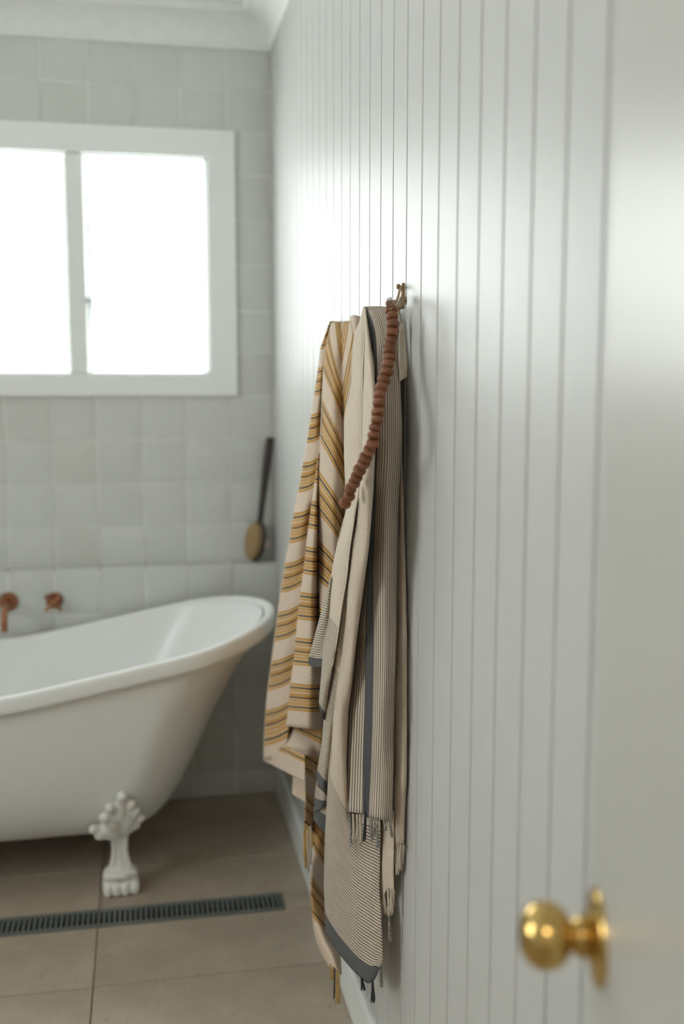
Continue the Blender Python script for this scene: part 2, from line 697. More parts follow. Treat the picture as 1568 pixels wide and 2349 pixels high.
TW, TH, GAP = 0.1525, 0.1525, 0.0022
xs_t = [WX-0.0]
x = 0.308
while x > XL:
    xs_t.append(x)
    x -= TW
xs_t.append(XL)
zs_up = [ZL, 0.967, 1.118, 1.27, 1.422, 1.573, 1.718, 1.873, 2.027, 2.177, 2.315, 2.454, 2.606, CEIL]
zs_lo = [0.0, 0.077, 0.227, 0.377, 0.527, 0.679, ZL]
cas = dict(x0=-1.232, x1=0.333, z0=1.424, z1=2.318)      # outside of the casing
field = bmesh.new()


def lay(xa, xb, za, zb, y, seed):
    if xb-xa < 0.012 or zb-za < 0.012:
        return
    w, h = xb-xa-GAP, zb-za-GAP
    cx, cz = (xa+xb)/2, (za+zb)/2
    if xb < -0.72:                                         # out of the photograph: laid as one field
        b = tile_mesh(w, h, seed)
        for v in b.verts:
            v.co += Vector((cx, y, cz))
        me = bpy.data.meshes.new('tmp')
        b.to_mesh(me)
        b.free()
        field.from_mesh(me)
        bpy.data.meshes.remove(me)
        return
    t = link('tile', tile_me(w, h, seed), None, wall_end)
    t.location = (cx, y, cz)


def cells(zs, y, cut):
    for j in range(len(zs)-1):
        for i in range(len(xs_t)-1):
            xa, xb, za, zb = xs_t[i+1], xs_t[i], zs[j], zs[j+1]
            seed = random.randint(0, 5)
            if cut and xb > cas['x0']+0.02 and xa < cas['x1']-0.02 and zb > cas['z0']+0.02 and za < cas['z1']-0.02:
                # trim the tile to the casing: keep what shows above, below or beside
                if zb > cas['z1']+0.012:
                    lay(xa, xb, max(za, cas['z1']-0.02), zb, y, seed)
                if za < cas['z0']-0.012:
                    lay(xa, xb, za, min(zb, cas['z0']+0.02), y, seed)
                if xb > cas['x1']+0.012 and not (zb > cas['z1']+0.012 or za < cas['z0']-0.012):
                    lay(cas['x1']-0.02, xb, za, zb, y, seed)
                if xa < cas['x0']-0.012 and not (zb > cas['z1']+0.012 or za < cas['z0']-0.012):
                    lay(xa, cas['x0']+0.02, za, zb, y, seed)
            else:
                lay(xa, xb, za, zb, y, seed)


cells(zs_up, YUP+0.010, True)
cells(zs_lo, YLO+0.010, False)
# the ledge's top tiles lie flat
for i in range(len(xs_t)-1):
    xa, xb = xs_t[i+1], xs_t[i]
    if xb < -0.72:
        continue
    t = obj('ledge_tile', box(xa+0.0011, xb-0.0011, YLO, YUP, ZL-0.008, ZL), M['tile'], wall_end, bevel=0.002)
obj('ledge_tile', box(XL, -0.75, YLO, YUP, ZL-0.008, ZL), M['tile'], wall_end, bevel=0.002)
tf = obj('tile_field', field, M['tile'], wall_end)
tf['kind'] = 'stuff'

# ------------------------------------------------------------------ structure: other walls, ceiling, cornice
SW = dict(y0=0.95, y1=1.95, z0=1.15, z1=2.35)            # a second window, in the left wall
bm = bmesh.new()
for a in ((HALL-0.1, SW['y0'], -0.1, CEIL+0.1), (SW['y1'], YUP+0.15, -0.1, CEIL+0.1), (SW['y0'], SW['y1'], -0.1, SW['z0']), (SW['y0'], SW['y1'], SW['z1'], CEIL+0.1)):
    add_box(bm, XL-0.12, XL, *a)
struct('wall_left', bm, M['wall'], 'white left wall with a second window', 'wall')
bm = bmesh.new()
OX0, OX1, OZ = -0.66, 0.205, 2.06                         # the doorway the view is taken from
add_box(bm, XL, OX0, -0.07, 0.04, 0, CEIL)
add_box(bm, OX1, WX, -0.07, 0.04, 0, CEIL)
add_box(bm, OX0, OX1, -0.07, 0.04, OZ, CEIL)
struct('wall_front', bm, M['wall'], 'white wall around the doorway beside the hung door', 'wall')
struct('wall_hall', box(XL, WX, HALL-0.1, HALL, 0, CEIL), M['wall'], 'white far wall of the hall outside the doorway', 'wall')
struct('ceiling', box(XL-0.1, WX+0.1, HALL-0.1, YUP+0.2, CEIL, CEIL+0.1), M['ceiling'], 'flat white ceiling above the cornice', 'ceiling')

CV = [(0.0, 0.112), (0.006, 0.112), (0.010, 0.100)]
for i in range(9):
    a = math.radians(90*i/8)
    CV.append((0.012+0.078*(1-math.cos(a)), 0.020+0.078*(1-math.sin(a))))
CV += [(0.102, 0.010), (0.105, 0.006), (0.105, 0.0), (0.0, 0.0)]      # (out from the wall, down from the ceiling)
struct('trim_1', prism([(YUP-u, CEIL-d) for u, d in CV], 'x', XL, WX), M['ceiling'], 'white coved cornice above the tiled wall', 'cornice')
struct('trim_2', prism([(WX-u, CEIL-d) for u, d in CV], 'y', 0.04, YUP), M['ceiling'], 'white coved cornice above the boarded wall', 'cornice')

# ------------------------------------------------------------------ window with louvre bays
win = empty('window_1', ((WIN['x0']+WIN['x1'])/2, YUP, WIN['z0']))
tag(win, 'white framed louvre window over the bath, blown out by daylight', 'window', None, 'structure')


def wpart(name, bm, mat, parent=None, bevel=0.0, seg=2):
    par = parent or win
    o = obj(name, bm, mat, par, bevel=bevel, seg=seg)
    o.matrix_parent_inverse = Matrix.Translation(-win.location) if par is win else Matrix.Identity(4)
    return o


YC = YUP-0.018
e = 0.004
ix0, ix1, iz0, iz1 = WIN['x0']+e, WIN['x1']-e, WIN['z0']+e, WIN['z1']-e
ox0, ox1, oz0, oz1 = cas['x0'], cas['x1'], cas['z0'], cas['z1']
for pr_ in ([(ox0, oz1), (ix0, iz1), (ix1, iz1), (ox1, oz1)], [(ox0, oz0), (ox1, oz0), (ix1, iz0), (ix0, iz0)],
            [(ox1, oz0), (ox1, oz1), (ix1, iz1), (ix1, iz0)], [(ox0, oz0), (ix0, iz0), (ix0, iz1), (ox0, oz1)]):
    wpart('casing_board', prism(pr_, 'y', YC, YUP+0.012), M['trim'], bevel=0.0012, seg=1)
bm = bmesh.new()                                          # the lining of the opening
add_box(bm, WIN['x0'], WIN['x1'], YUP, YUP+0.135, WIN['z1']-0.012, WIN['z1']+0.004)
add_box(bm, WIN['x0'], WIN['x1'], YUP, YUP+0.135, WIN['z0']-0.004, WIN['z0']+0.012)
add_box(bm, WIN['x0']-0.002, WIN['x0']+0.012, YUP, YUP+0.135, WIN['z0'], WIN['z1'])
add_box(bm, WIN['x1']-0.012, WIN['x1']+0.002, YUP, YUP+0.135, WIN['z0'], WIN['z1'])
wpart('reveal_lining', bm, M['trim'])
bays = [(-0.172, 0.231), (-0.628, -0.232), (-1.128, -0.688)]
for a in ((-0.232, -0.172), (-0.688, -0.628)):
    wpart('mullion', box(a[0], a[1], YUP-0.012, YUP+0.12, WIN['z0']+0.006, WIN['z1']-0.006), M['trim'], bevel=0.003)
NB = 8
lz0, lz1 = WIN['z0']+0.012, WIN['z1']-0.012
for (xa, xb) in bays:
    for xx, s in ((xa, 1), (xb, -1)):
        x0, x1 = sorted((xx, xx+s*0.014))
        ch = wpart('side_channel', box(x0, x1, YUP+0.045, YUP+0.105, lz0, lz1), M['trim'], bevel=0.002)
        ch_clips = []
        for i in range(NB):
            zc = lz0 + (i+0.5)*(lz1-lz0)/NB
            c0, c1 = sorted((xx+s*0.0142, xx+s*0.020))
            wpart('louvre_clip', box(c0, c1, YUP+0.05, YUP+0.098, zc-0.012, zc+0.012), M['alu'], bevel=0.002)
    for i in range(NB):
        zc = lz0 + (i+0.5)*(lz1-lz0)/NB
        b = box(xa+0.0205, xb-0.0205, -0.0025, 0.0025, -0.051, 0.051)
        g = wpart('louvre_pane', b, M['glass'])
        g.matrix_parent_inverse = Matrix.Identity(4)
        g.location = Vector((0, YUP+0.075, zc)) - win.location
        g.rotation_euler = (math.radians(12), 0, 0)
# the little crank on the left jamb of the right bay
bm = bmesh.new()
add_box(bm, -0.168, -0.150, YUP-0.004, YUP+0.05, 1.735, 1.755)
add_box(bm, -0.166, -0.158, YUP-0.016, YUP-0.004, 1.655, 1.752)
wpart('louvre_lever', bm, M['alu'], bevel=0.002)

win2 = empty('window_2', (XL, 1.45, SW['z0']))
tag(win2, 'white framed window in the left wall', 'window', None, 'structure')
bm = bmesh.new()
for a in ((SW['y0']-0.08, SW['y1']+0.08, SW['z1'], SW['z1']+0.08), (SW['y0']-0.08, SW['y1']+0.08, SW['z0']-0.08, SW['z0']), (SW['y0']-0.08, SW['y0'], SW['z0'], SW['z1']), (SW['y1'], SW['y1']+0.08, SW['z0'], SW['z1']), (1.43, 1.47, SW['z0'], SW['z1'])):
    add_box(bm, XL-0.1, XL+0.018, *a)
o = obj('casing', bm, M['trim'], win2)
o.matrix_parent_inverse = Matrix.Translation(-win2.location)
o = obj('pane', box(XL-0.08, XL-0.074, SW['y0'], SW['y1'], SW['z0'], SW['z1']), M['glass'], win2)
o.matrix_parent_inverse = Matrix.Translation(-win2.location)

# ------------------------------------------------------------------ linear drain
drain = empty('floor_drain', ((DX0+DX1)/2, (DY0+DY1)/2, 0))
tag(drain, 'long narrow gunmetal grate drain set flush in the tiled floor', 'drain')


def dpart(name, bm, mat, par=drain, bevel=0.0):
    o = obj(name, bm, mat, par, bevel=bevel, seg=1)
    o.matrix_parent_inverse = Matrix.Translation(-drain.location)
    return o


bm = bmesh.new()
add_box(bm, DX0, DX1, DY0, DY0+0.017, -0.02, 0.0006)
add_box(bm, DX0, DX1, DY1-0.017, DY1, -0.02, 0.0006)
add_box(bm, DX0, DX0+0.008, DY0+0.017, DY1-0.017, -0.02, 0.0006)
add_box(bm, DX1-0.008, DX1, DY0+0.017, DY1-0.017, -0.02, 0.0006)
dpart('grate_frame', bm, M['gunmetal'])
dpart('channel', box(DX0+0.001, DX1-0.001, DY0+0.001, DY1-0.001, -0.058, -0.05), M['dark'])
bar_me = None
x = DX1-0.0155
while x > DX0+0.012:
    if bar_me is None:
        b = dpart('grate_bar', box(-0.0036, 0.0036, DY0+0.0165-drain.location.y, DY1-0.0165-drain.location.y, -0.012, 0.0003), M['gunmetal'])
        b.matrix_parent_inverse = Matrix.Identity(4)
        bar_me = b.data
    else:
        b = link('grate_bar', bar_me, None, drain)
    b.location = (x-drain.location.x, 0, 0)
    x -= 0.0142

# ------------------------------------------------------------------ freestanding slipper bath
BYC, BB, BXR, BRX, BE = 3.158, 0.3616, 0.392, 0.30, 1.9
BXL = -1.30


def rim_z(x):
    s = x+0.4259
    g = 0.5*(s+math.sqrt(s*s+0.012))                     # smooth start of the rising end
    return 0.6131 + 0.1982*g - 0.004


def plan(n):
    """rim plan, anticlockwise"""
    pts = []
    for i in range(n):
        th = 2*math.pi*i/n - math.pi
        c, s = math.cos(th), math.sin(th)
        e = 2/BE
        if c >= 0:
            x = (BXR-BRX) + BRX*abs(c)**e
        else:
            x = (BXL+0.34) - 0.34*abs(c)**e
        pts.append((x, BYC + BB*math.copysign(abs(s)**e, s)))
    # resample evenly by length
    P = [Vector((x, y, 0)) for x, y in pts] + [Vector((pts[0][0], pts[0][1], 0))]
    # insert straights implicitly; resample
    L = [0]
    for a, b in zip(P[:-1], P[1:]):
        L.append(L[-1]+(b-a).length)
    out = []
    j = 0
    for i in range(n):
        t = L[-1]*i/n
        while L[j+1] < t:
            j += 1
        f = (t-L[j])/max(1e-9, L[j+1]-L[j])
        out.append(P[j].lerp(P[j+1], f))
    return out


NP = 160
PL = plan(NP)
NRM = []
for i in range(NP):
    t = (PL[(i+1) % NP]-PL[i-1]).normalized()
    NRM.append(Vector((t.y, -t.x, 0)))
if (NRM[0].x > 0) == (PL[0].x < -0.5):
    NRM = [-v for v in NRM]


def interp(x, tab):
    if x <= tab[0][0]:
        return tab[0][1]
    for (a, va), (b, vb) in zip(tab[:-1], tab[1:]):
        if x <= b:
            return va+(vb-va)*(x-a)/(b-a)
    return tab[-1][1]


END = [(0, -0.10), (0.018, 0.005), (0.05, 0.04), (0.1, 0.066), (0.222, 0.108), (0.336, 0.143), (0.597, 0.212), (0.849, 0.300), (1, 0.372)]
LOW = [(0, -0.95), (0.018, -1.02), (0.1, -1.10), (0.3, -1.16), (0.6, -1.215), (1, -1.275)]
SID = [(0, 0.10), (0.02, 0.165), (0.06, 0.205), (0.12, 0.237), (0.25, 0.275), (0.45, 0.303), (0.7, 0.324), (1, 0.345)]
BZ = 0.132


def shell_ring(h, top_drop, inset, zb):
    ring = []
    for i in range(NP):
        p = PL[i]
        zt = rim_z(p.x)-top_drop
        z = zb + h*(zt-zb)
        y = BYC + (p.y-BYC)/BB*(interp(h, SID)-inset)
        if p.x > -0.4:
            x = -0.4 + (p.x+0.4)/(BXR+0.4)*(interp(h, END)-inset+0.4)
        else:
            x = -0.4 + (p.x+0.4)/(BXL+0.4)*(interp(h, LOW)+inset+0.4)
        ring.append((x, y, z))
    return ring


def smooth_tab(h):
    return h


def loft(rings, closed_bottom):
    bm = bmesh.new()
    V = [[bm.verts.new(p) for p in r] for r in rings]
    for a, b in zip(V[:-1], V[1:]):
        for k2 in range(NP):
            bm.faces.new((a[k2], a[(k2+1) % NP], b[(k2+1) % NP], b[k2]))
    if closed_bottom:
        bm.faces.new(V[-1])
    return bm


bath = empty('bathtub', (-0.45, BYC, 0))
tag(bath, 'white slipper bathtub on claw feet below the window', 'bathtub')


def bpart(name, bm, mat, **kw):
    o = obj(name, bm, mat, bath, **kw)
    o.matrix_parent_inverse = Matrix.Translation(-bath.location)
    return o


hs = [1, 0.92, 0.82, 0.7, 0.58, 0.46, 0.36, 0.28, 0.21, 0.15, 0.1, 0.06, 0.03, 0.015, 0.005, 0.0]
bpart('outer_shell', loft([shell_ring(h, 0.041, 0.0, BZ) for h in hs], True), M['enamel'], smooth=True)
bpart('inner_basin', loft([shell_ring(h, 0.012, 0.014+0.012*(1-h), BZ+0.045) for h in hs], True), M['enamel'], smooth=True)
RP = [(-0.030, -0.020), (-0.026, -0.006), (-0.019, 0.001), (-0.011, 0.0035), (-0.004, 0.003), (0.001, 0.0), (0.0035, -0.006), (0.0045, -0.014), (0.0050, -0.036), (0.004, -0.043), (0.0, -0.0465), (-0.008, -0.047), (-0.022, -0.044)]
bm = bmesh.new()
RR = []
for i in range(NP):
    p, nn = PL[i], NRM[i]
    sgn = 1 if nn.dot(Vector((p.x+0.45, p.y-BYC, 0))) > 0 else -1
    nn = nn*sgn
    RR.append([bm.verts.new((p.x+nn.x*u, p.y+nn.y*u, rim_z(p.x)+v)) for u, v in RP])
for i in range(NP):
    a, b = RR[i], RR[(i+1) % NP]
    for j in range(len(RP)):
        j2 = (j+1) % len(RP)
        bm.faces.new((a[j], b[j], b[j2], a[j2]))
bpart('rolled_rim', bm, M['enamel'], smooth=True)


def claw_foot():
    """built at the origin: toes towards -y, leg rising to z = 0.30 and back towards +y"""
    bm = bmesh.new()

    def limb(pts, n=6):
        for (a, ra), (b, rb) in zip(pts[:-1], pts[1:]):
            for i in range(n):
                f = i/n
                p = Vector(a).lerp(Vector(b), f)
                add_ball(bm, p, ra+(rb-ra)*f, 10, 7)
        add_ball(bm, Vector(pts[-1][0]), pts[-1][1], 10, 7)
    # shank: slim in the middle
    limb([((0, 0.000, 0.050), 0.038), ((0.000, 0.004, 0.085), 0.029), ((0.000, 0.006, 0.12), 0.0255), ((0.000, 0.002, 0.16), 0.0265), ((0.001, -0.004, 0.195), 0.034)], 7)
    for s in (-1, 1):                                      # ridges down the shank
        limb([((s*0.024, -0.016, 0.075), 0.010), ((s*0.016, -0.014, 0.12), 0.008), ((s*0.018, -0.022, 0.18), 0.009)], 8)
    # paw: broad block with a knuckle ridge and four short toes
    for x in (-0.026, 0.0, 0.026):
        limb([((x, -0.006, 0.050), 0.026), ((x*1.05, -0.020, 0.030), 0.027), ((x*1.05, -0.006, 0.022), 0.024)], 4)
    limb([((-0.036, -0.032, 0.056), 0.0125), ((-0.012, -0.040, 0.058), 0.013), ((0.014, -0.040, 0.058), 0.013), ((0.038, -0.030, 0.057), 0.0125)], 6)
    for x, r in ((-0.036, 0.0155), (-0.012, 0.0165), (0.0125, 0.0165), (0.037, 0.0155)):
        limb([((x, -0.026, 0.034), r), ((x*1.03, -0.040, 0.022), r*1.02), ((x*1.03, -0.044, 0.011), r*0.80)], 5)
    # acanthus: fluted lobes fanning up the side of the bath, each tip curling forward
    root = Vector((0.003, -0.012, 0.178))
    lobes = [((0.009, -0.072, 0.312), 0.019, 0.014), ((-0.026, -0.062, 0.278), 0.018, 0.0135), ((0.034, -0.064, 0.284), 0.017, 0.012),
             ((-0.040, -0.050, 0.246), 0.020, 0.0145), ((0.047, -0.052, 0.256), 0.018, 0.012), ((-0.073, -0.026, 0.204), 0.020, 0.0125), ((0.062, -0.036, 0.228), 0.016, 0.0105), ((-0.056, -0.022, 0.184), 0.019, 0.014), ((0.046, -0.026, 0.206), 0.016, 0.013)]
    lobes = [(a, b*1.15, c*1.15) for a, b, c in lobes]
    for x, y, z, r in ((0.0, -0.030, 0.235, 0.027), (-0.018, -0.028, 0.215, 0.026), (0.024, -0.030, 0.222, 0.024), (0.006, -0.040, 0.262, 0.022), (-0.036, -0.016, 0.198, 0.020), (0.034, -0.022, 0.205, 0.018)):
        add_ball(bm, Vector((x, y, z)), r, 12, 8, (1, 0.7, 1))
    for tip, r0, r1 in lobes:
        tip = Vector(tip)
        mid = root.lerp(tip, 0.55) + Vector((0, -0.010, 0))
        limb([(tuple(root), r0), (tuple(mid), r0*0.78), (tuple(root.lerp(tip, 0.85)+Vector((0, -0.004, 0))), r1*0.95), (tuple(tip+Vector((0, -0.009, 0.0))), r1)], 7)
    limb([((0.0, 0.0, 0.19), 0.034), ((0.0, -0.01, 0.23), 0.030), ((0.0, -0.03, 0.265), 0.024)], 6)
    for v in bm.verts:
        v.co.z = max(v.co.z, 0.0)
    me = bpy.data.meshes.new('foot')
    bm.to_mesh(me)
    bm.free()
    me.materials.append(M['foot'])
    o = bpy.data.objects.new('foot_build', me)
    COL.objects.link(o)
    m = o.modifiers.new('r', 'REMESH')
    m.mode = 'VOXEL'
    m.voxel_size = 0.0032
    m.use_smooth_shade = True
    s = o.modifiers.new('s', 'SMOOTH')
    s.iterations = 6
    s.factor = 0.5
    dg = bpy.context.evaluated_depsgraph_get()
    me2 = bpy.data.meshes.new_from_object(o.evaluated_get(dg))
    me2.name = 'foot'
    bpy.data.objects.remove(o)
    zmin = min(v.co.z for v in me2.vertices)
    for v in me2.vertices:
        v.co.z -= zmin
    me2.polygons.foreach_set('use_smooth', [True]*len(me2.polygons))
    if not me2.materials:
        me2.materials.append(M['foot'])
    return me2


foot_me = claw_foot()
for (fx, fy, rz) in ((-0.090, 2.921, 0.06), (-0.090, 3.395, math.pi-0.06), (-0.90, 2.921, -0.06), (-0.90, 3.395, math.pi+0.06)):
    o = link('claw_foot', foot_me, None, bath)
    o.location = Vector((fx, fy, 0)) - bath.location
    o.rotation_euler = (0, 0, rz)

# ------------------------------------------------------------------ copper taps on the lower tiled wall
YT = YLO
sp = at_y(20, 1380, YT)
spout = empty('bath_spout', sp)
tag(spout, 'copper bath spout with a round wall plate and downturned pipe', 'spout')
obj('wall_plate', lathe((0, 0.0, 0), (0, -1, 0), [(0, 0), (0, 0.032), (0.006, 0.032), (0.010, 0.029), (0.011, 0.0)], 40), M['copper'], spout, smooth=True, sharp=35)
pp = [(0, -0.008, 0), (0, -0.09, 0)]
for i in range(1, 7):
    a = math.radians(15*i)
    pp.append((0, -0.09-0.045*math.sin(a), -0.045*(1-math.cos(a))))
pp.append((0, -0.135, -0.072))
obj('pipe', tube(pp, 0.0105, 20), M['copper'], spout, smooth=True, sharp=50)

tp = at_y(125, 1377, YT)
tap = empty('bath_tap', tp)
tag(tap, 'copper cross handle tap on the tiles right of the spout', 'tap')
obj('wall_plate', lathe((0, 0, 0), (0, -1, 0), [(0, 0), (0, 0.0275), (0.006, 0.0275), (0.010, 0.024), (0.011, 0.0)], 36), M['copper'], tap, smooth=True, sharp=35)
bm = bmesh.new()
add_lathe(bm, (0, -0.008, 0), (0, -1, 0), [(0, 0.011), (0.03, 0.010), (0.032, 0.014), (0.046, 0.014), (0.05, 0.0)], 24)
for a in (45, 135):
    v = Vector((math.cos(math.radians(a)), 0, math.sin(math.radians(a))))
    c = Vector((0, -0.046, 0))
    add_tube(bm, [c-v*0.037, c-v*0.035, c-v*0.026, c-v*0.012, c+v*0.012, c+v*0.026, c+v*0.035, c+v*0.037], [0.005, 0.0078, 0.0062, 0.0055, 0.0055, 0.0062, 0.0078, 0.005], 12)
obj('cross_handle', bm, M['copper'], tap, smooth=True, sharp=40)

# ------------------------------------------------------------------ bath brush leaning in the corner, standing on the ledge
brush = empty('bath_brush', (0.36, 3.6, ZL))
tag(brush, 'long dark handled bath brush with tan bristles leaning in the corner on the ledge', 'brush')


def brpart(name, bm, mat, **kw):
    o = obj(name, bm, mat, brush, **kw)
    o.matrix_parent_inverse = Matrix.Translation(-brush.location)
    return o


p_bot, p_neck, p_top = Vector((0.384, 3.600, ZL+0.004)), Vector((0.404, 3.602, 0.983)), Vector((0.4435, 3.607, 1.279))
ax = (p_neck-p_bot).normalized()
fn = Vector((-0.74, -0.67, 0.0))                          # bristle side
fn = (fn - ax*fn.dot(ax)).normalized()
sd = ax.cross(fn).normalized()
hc = (p_bot+p_neck)/2 + ax*0.0
hl = (p_neck-p_bot).length/2


def oval(bm, layers, n=36):
    """stack of ovals: (offset along fn, half length, half width)"""
    rs = []
    for t, a, b in layers:
        rs.append([bm.verts.new(hc + fn*t + ax*a*math.cos(2*math.pi*i/n) + sd*b*math.sin(2*math.pi*i/n)) for i in range(n)])
    for a, b in zip(rs[:-1], rs[1:]):
        for i in range(n):
            bm.faces.new((a[i], a[(i+1) % n], b[(i+1) % n], b[i]))
    bm.faces.new(rs[0])
    bm.faces.new(rs[-1])


bm = bmesh.new()
oval(bm, [(-0.013, hl*0.86, 0.028), (-0.011, hl*0.94, 0.033), (-0.003, hl, 0.039), (0.006, hl, 0.039), (0.008, hl*0.96, 0.036)])
brpart('brush_head', bm, M['dark_wood'], smooth=True, sharp=50)
bm = bmesh.new()
oval(bm, [(0.0075, hl*0.88, 0.031), (0.020, hl*0.92, 0.033), (0.030, hl*0.91, 0.0325), (0.034, hl*0.84, 0.028)])
brpart('bristles', bm, M['bristle'], smooth=True, sharp=50)
bm = bmesh.new()
hp = [p_neck-ax*0.03, p_neck, p_neck.lerp(p_top, 0.25), p_neck.lerp(p_top, 0.6), p_neck.lerp(p_top, 0.9), p_neck.lerp(p_top, 0.985), p_top]
add_tube(bm, hp, [0.014, 0.0105, 0.0115, 0.0145, 0.0150, 0.0135, 0.008], 16)
brpart('handle', bm, M['dark_wood'], smooth=True)
bm = bmesh.new()
cc = at_y(613, 1250, 3.588)
ring = [cc + ax*0.011*math.sin(a) - fn*0.011*math.cos(a) + Vector((0.002*math.sin(a), 0.003*math.cos(a), 0)) for a in [math.pi*2*i/16 for i in range(17)]]
add_tube(bm, ring, 0.0055, 8)
brpart('cord_loop', bm, M['cotton'], smooth=True)

# ------------------------------------------------------------------ open door with a brass knob
dd = Vector((0.258, 0.966, 0)).normalized()               # from hinge to free edge
dn = Vector((-dd.y, dd.x, 0))                             # the face we see
rose = at_y(1373, 2150, 0.80) + dd*0.0
door = empty('door_1', (rose - dd*0.74))
door.location.z = 0
tag(door, 'white painted door standing open beside the boarded wall, with a brass knob', 'door', None, 'structure')
DT = 0.036


def dpoint(along, out, z):
    """along: from the knob towards the free edge; out: proud of the visible face"""
    return Vector((rose.x, rose.y, 0)) + dd*along + dn*out + Vector((0, 0, z))


def dbox(a0, a1, o0, o1, z0, z1):
    bm = bmesh.new()
    v = [bm.verts.new(dpoint(a, o, z)-door.location) for z in (z0, z1) for a, o in ((a0, o0), (a1, o0), (a1, o1), (a0, o1))]
    for f in ((0, 3, 2, 1), (4, 5, 6, 7), (0, 1, 5, 4), (1, 2, 6, 5), (2, 3, 7, 6), (3, 0, 4, 7)):
        bm.faces.new([v[i] for i in f])
    return bm


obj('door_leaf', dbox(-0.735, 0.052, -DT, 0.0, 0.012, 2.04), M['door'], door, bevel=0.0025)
kb = empty('knob_set')
kb.parent = door
kb.location = dpoint(0, 0, rose.z)-door.location
obj('rose', lathe((0, 0, 0), dn, [(0, 0), (0, 0.042), (0.003, 0.042), (0.006, 0.039), (0.0075, 0.026), (0.0105, 0.0215), (0.0125, 0.0165), (0.0125, 0)], 48), M['brass'], kb, smooth=True, sharp=40)
obj('knob', lathe((0, 0, 0), dn, [(0.010, 0.0145), (0.013, 0.0175), (0.017, 0.0185), (0.0205, 0.0170), (0.0225, 0.0135), (0.0245, 0.0130), (0.0265, 0.0150), (0.0275, 0.0190), (0.030, 0.0225), (0.034, 0.0262), (0.040, 0.0290), (0.047, 0.0298), (0.054, 0.0288), (0.060, 0.0258), (0.065, 0.0210), (0.0685, 0.0150), (0.0695, 0.0120), (0.0690, 0.0070), (0.0697, 0.0055), (0.0702, 0.0)], 48), M['brass'], kb, smooth=True)
obj('rose', lathe(-dn*DT, -dn, [(0, 0), (0, 0.034), (0.003, 0.034), (0.006, 0.031), (0.0075, 0.018), (0.0075, 0)], 32), M['brass'], kb, smooth=True, sharp=40)

#<T>
# ------------------------------------------------------------------ towels: folded sheets of cloth
def sheet(bm, cols, rows=70, sub=7, wav=0.0012, seed=0, ks=None):
    """cols: fold lines from one side of the sheet to the other; each a list of (py, px, d, c):
    a line of sight, the distance off the wall and the distance across the weave in metres"""
    ks = ks or (0.85 if seed < 11 else 0.78)
    rnd = random.Random(seed)
    uvl = bm.loops.layers.uv.verify()
    C3 = []
    for col in cols:
        a = np.array(col, float)
        py = np.linspace(a[0, 0], a[-1, 0], rows)
        px, d, c = (np.interp(py, a[:, 0], a[:, i]) for i in (1, 2, 3))
        for _ in range(3):
            for q in (px, d):
                q[1:-1] = 0.25*q[:-2]+0.5*q[1:-1]+0.25*q[2:]
        ph = rnd.uniform(0, 6.28)
        C3.append([np.array([*at_wall(px[i], py[i], max(0.004, d[i]*ks+wav*math.sin(py[i]*0.021+ph)+0.5*wav*math.sin(py[i]*0.057+2*ph))), c[i]]) for i in range(rows)])
    n = (len(cols)-1)*sub
    G = []
    for i in range(rows):
        P = [C3[k][i] for k in range(len(cols))]
        G.append([cr(P, j/sub) for j in range(n+1)])
    mid = G[rows//2]
    cross = [0.0]
    for a, b in zip(mid[:-1], mid[1:]):
        cross.append(cross[-1]+float(np.linalg.norm(b[:3]-a[:3])))
    V = [[bm.verts.new((min(float(p[0]), WX-0.0035), float(p[1]), float(p[2]))) for p in row] for row in G]
    for i in range(rows-1):
        for j in range(n):
            f = bm.faces.new((V[i][j], V[i][j+1], V[i+1][j+1], V[i+1][j]))
            for lp, (a, b) in zip(f.loops, ((i, j), (i, j+1), (i+1, j+1), (i+1, j))):
                lp[uvl].uv = (float(G[a][b][3]), cross[b]+seed*0.31)


def aw(p, ks):
    return at_wall(p[0], p[1], p[2]*ks)


def bundle(start, end, n, r, seed, spread=0.004, twist=0.0, knot=None, curl=0.3, seg=9):
    """n yarns hanging from start to end: splayed at the tip, twisted or knotted if asked"""
    rnd = random.Random(seed)
    bm = bmesh.new()
    s, e = Vector(start), Vector(end)
    L = (e-s).length
    for q in range(n):
        a0 = 2*math.pi*q/n + rnd.uniform(0, 1)
        k0 = rnd.uniform(0.2, 1.0)
        ln = rnd.uniform(0.82, 1.03)
        pts = []
        for i in range(seg+1):
            f = i/seg*ln
            if twist:
                a = a0 + twist*f
                rad = r*1.3*(1 if f < 0.62 else 1+(f-0.62)*spread/r*2.2*k0)
            else:
                a = a0+curl*math.sin(f*5+k0*6)
                rad = r*0.8 + spread*k0*f
            if knot and abs(f-knot) < 0.07:
                rad *= 0.6
            p = s.lerp(e, f) + Vector((math.cos(a)*rad*0.8, math.sin(a)*rad, 0.1*math.sin(a*2+f*4)*rad))
            p.x = min(p.x, WX-r-0.001)
            pts.append(p)
        add_tube(bm, pts, [r]*(len(pts)-1)+[r*0.6], 5)
    if knot:
        add_ball(bm, s.lerp(e, knot), r*2.6, 10, 8, (1, 1, 1.15))
    return bm


def finish_cloth(name, bm, mat, parent, thick=0.0016):
    o = obj(name, bm, mat, parent, smooth=True)
    m = o.modifiers.new('thickness', 'SOLIDIFY')
    m.thickness = thick
    m.offset = 0.0
    return o


# ---- mustard striped towel on the farther hook
ty = empty('striped_towel', at_wall(790, 737, 0.03))
tag(ty, 'cream Turkish towel with mustard and navy stripes hanging behind the grey one', 'towel', 'Turkish towels on the boarded wall')


def tpart(root, name, bm, mat, cloth_=False, **kw):
    o = finish_cloth(name, bm, mat, root) if cloth_ else obj(name, bm, mat, root, smooth=True)
    o.matrix_parent_inverse = Matrix.Translation(-root.location)
    return o


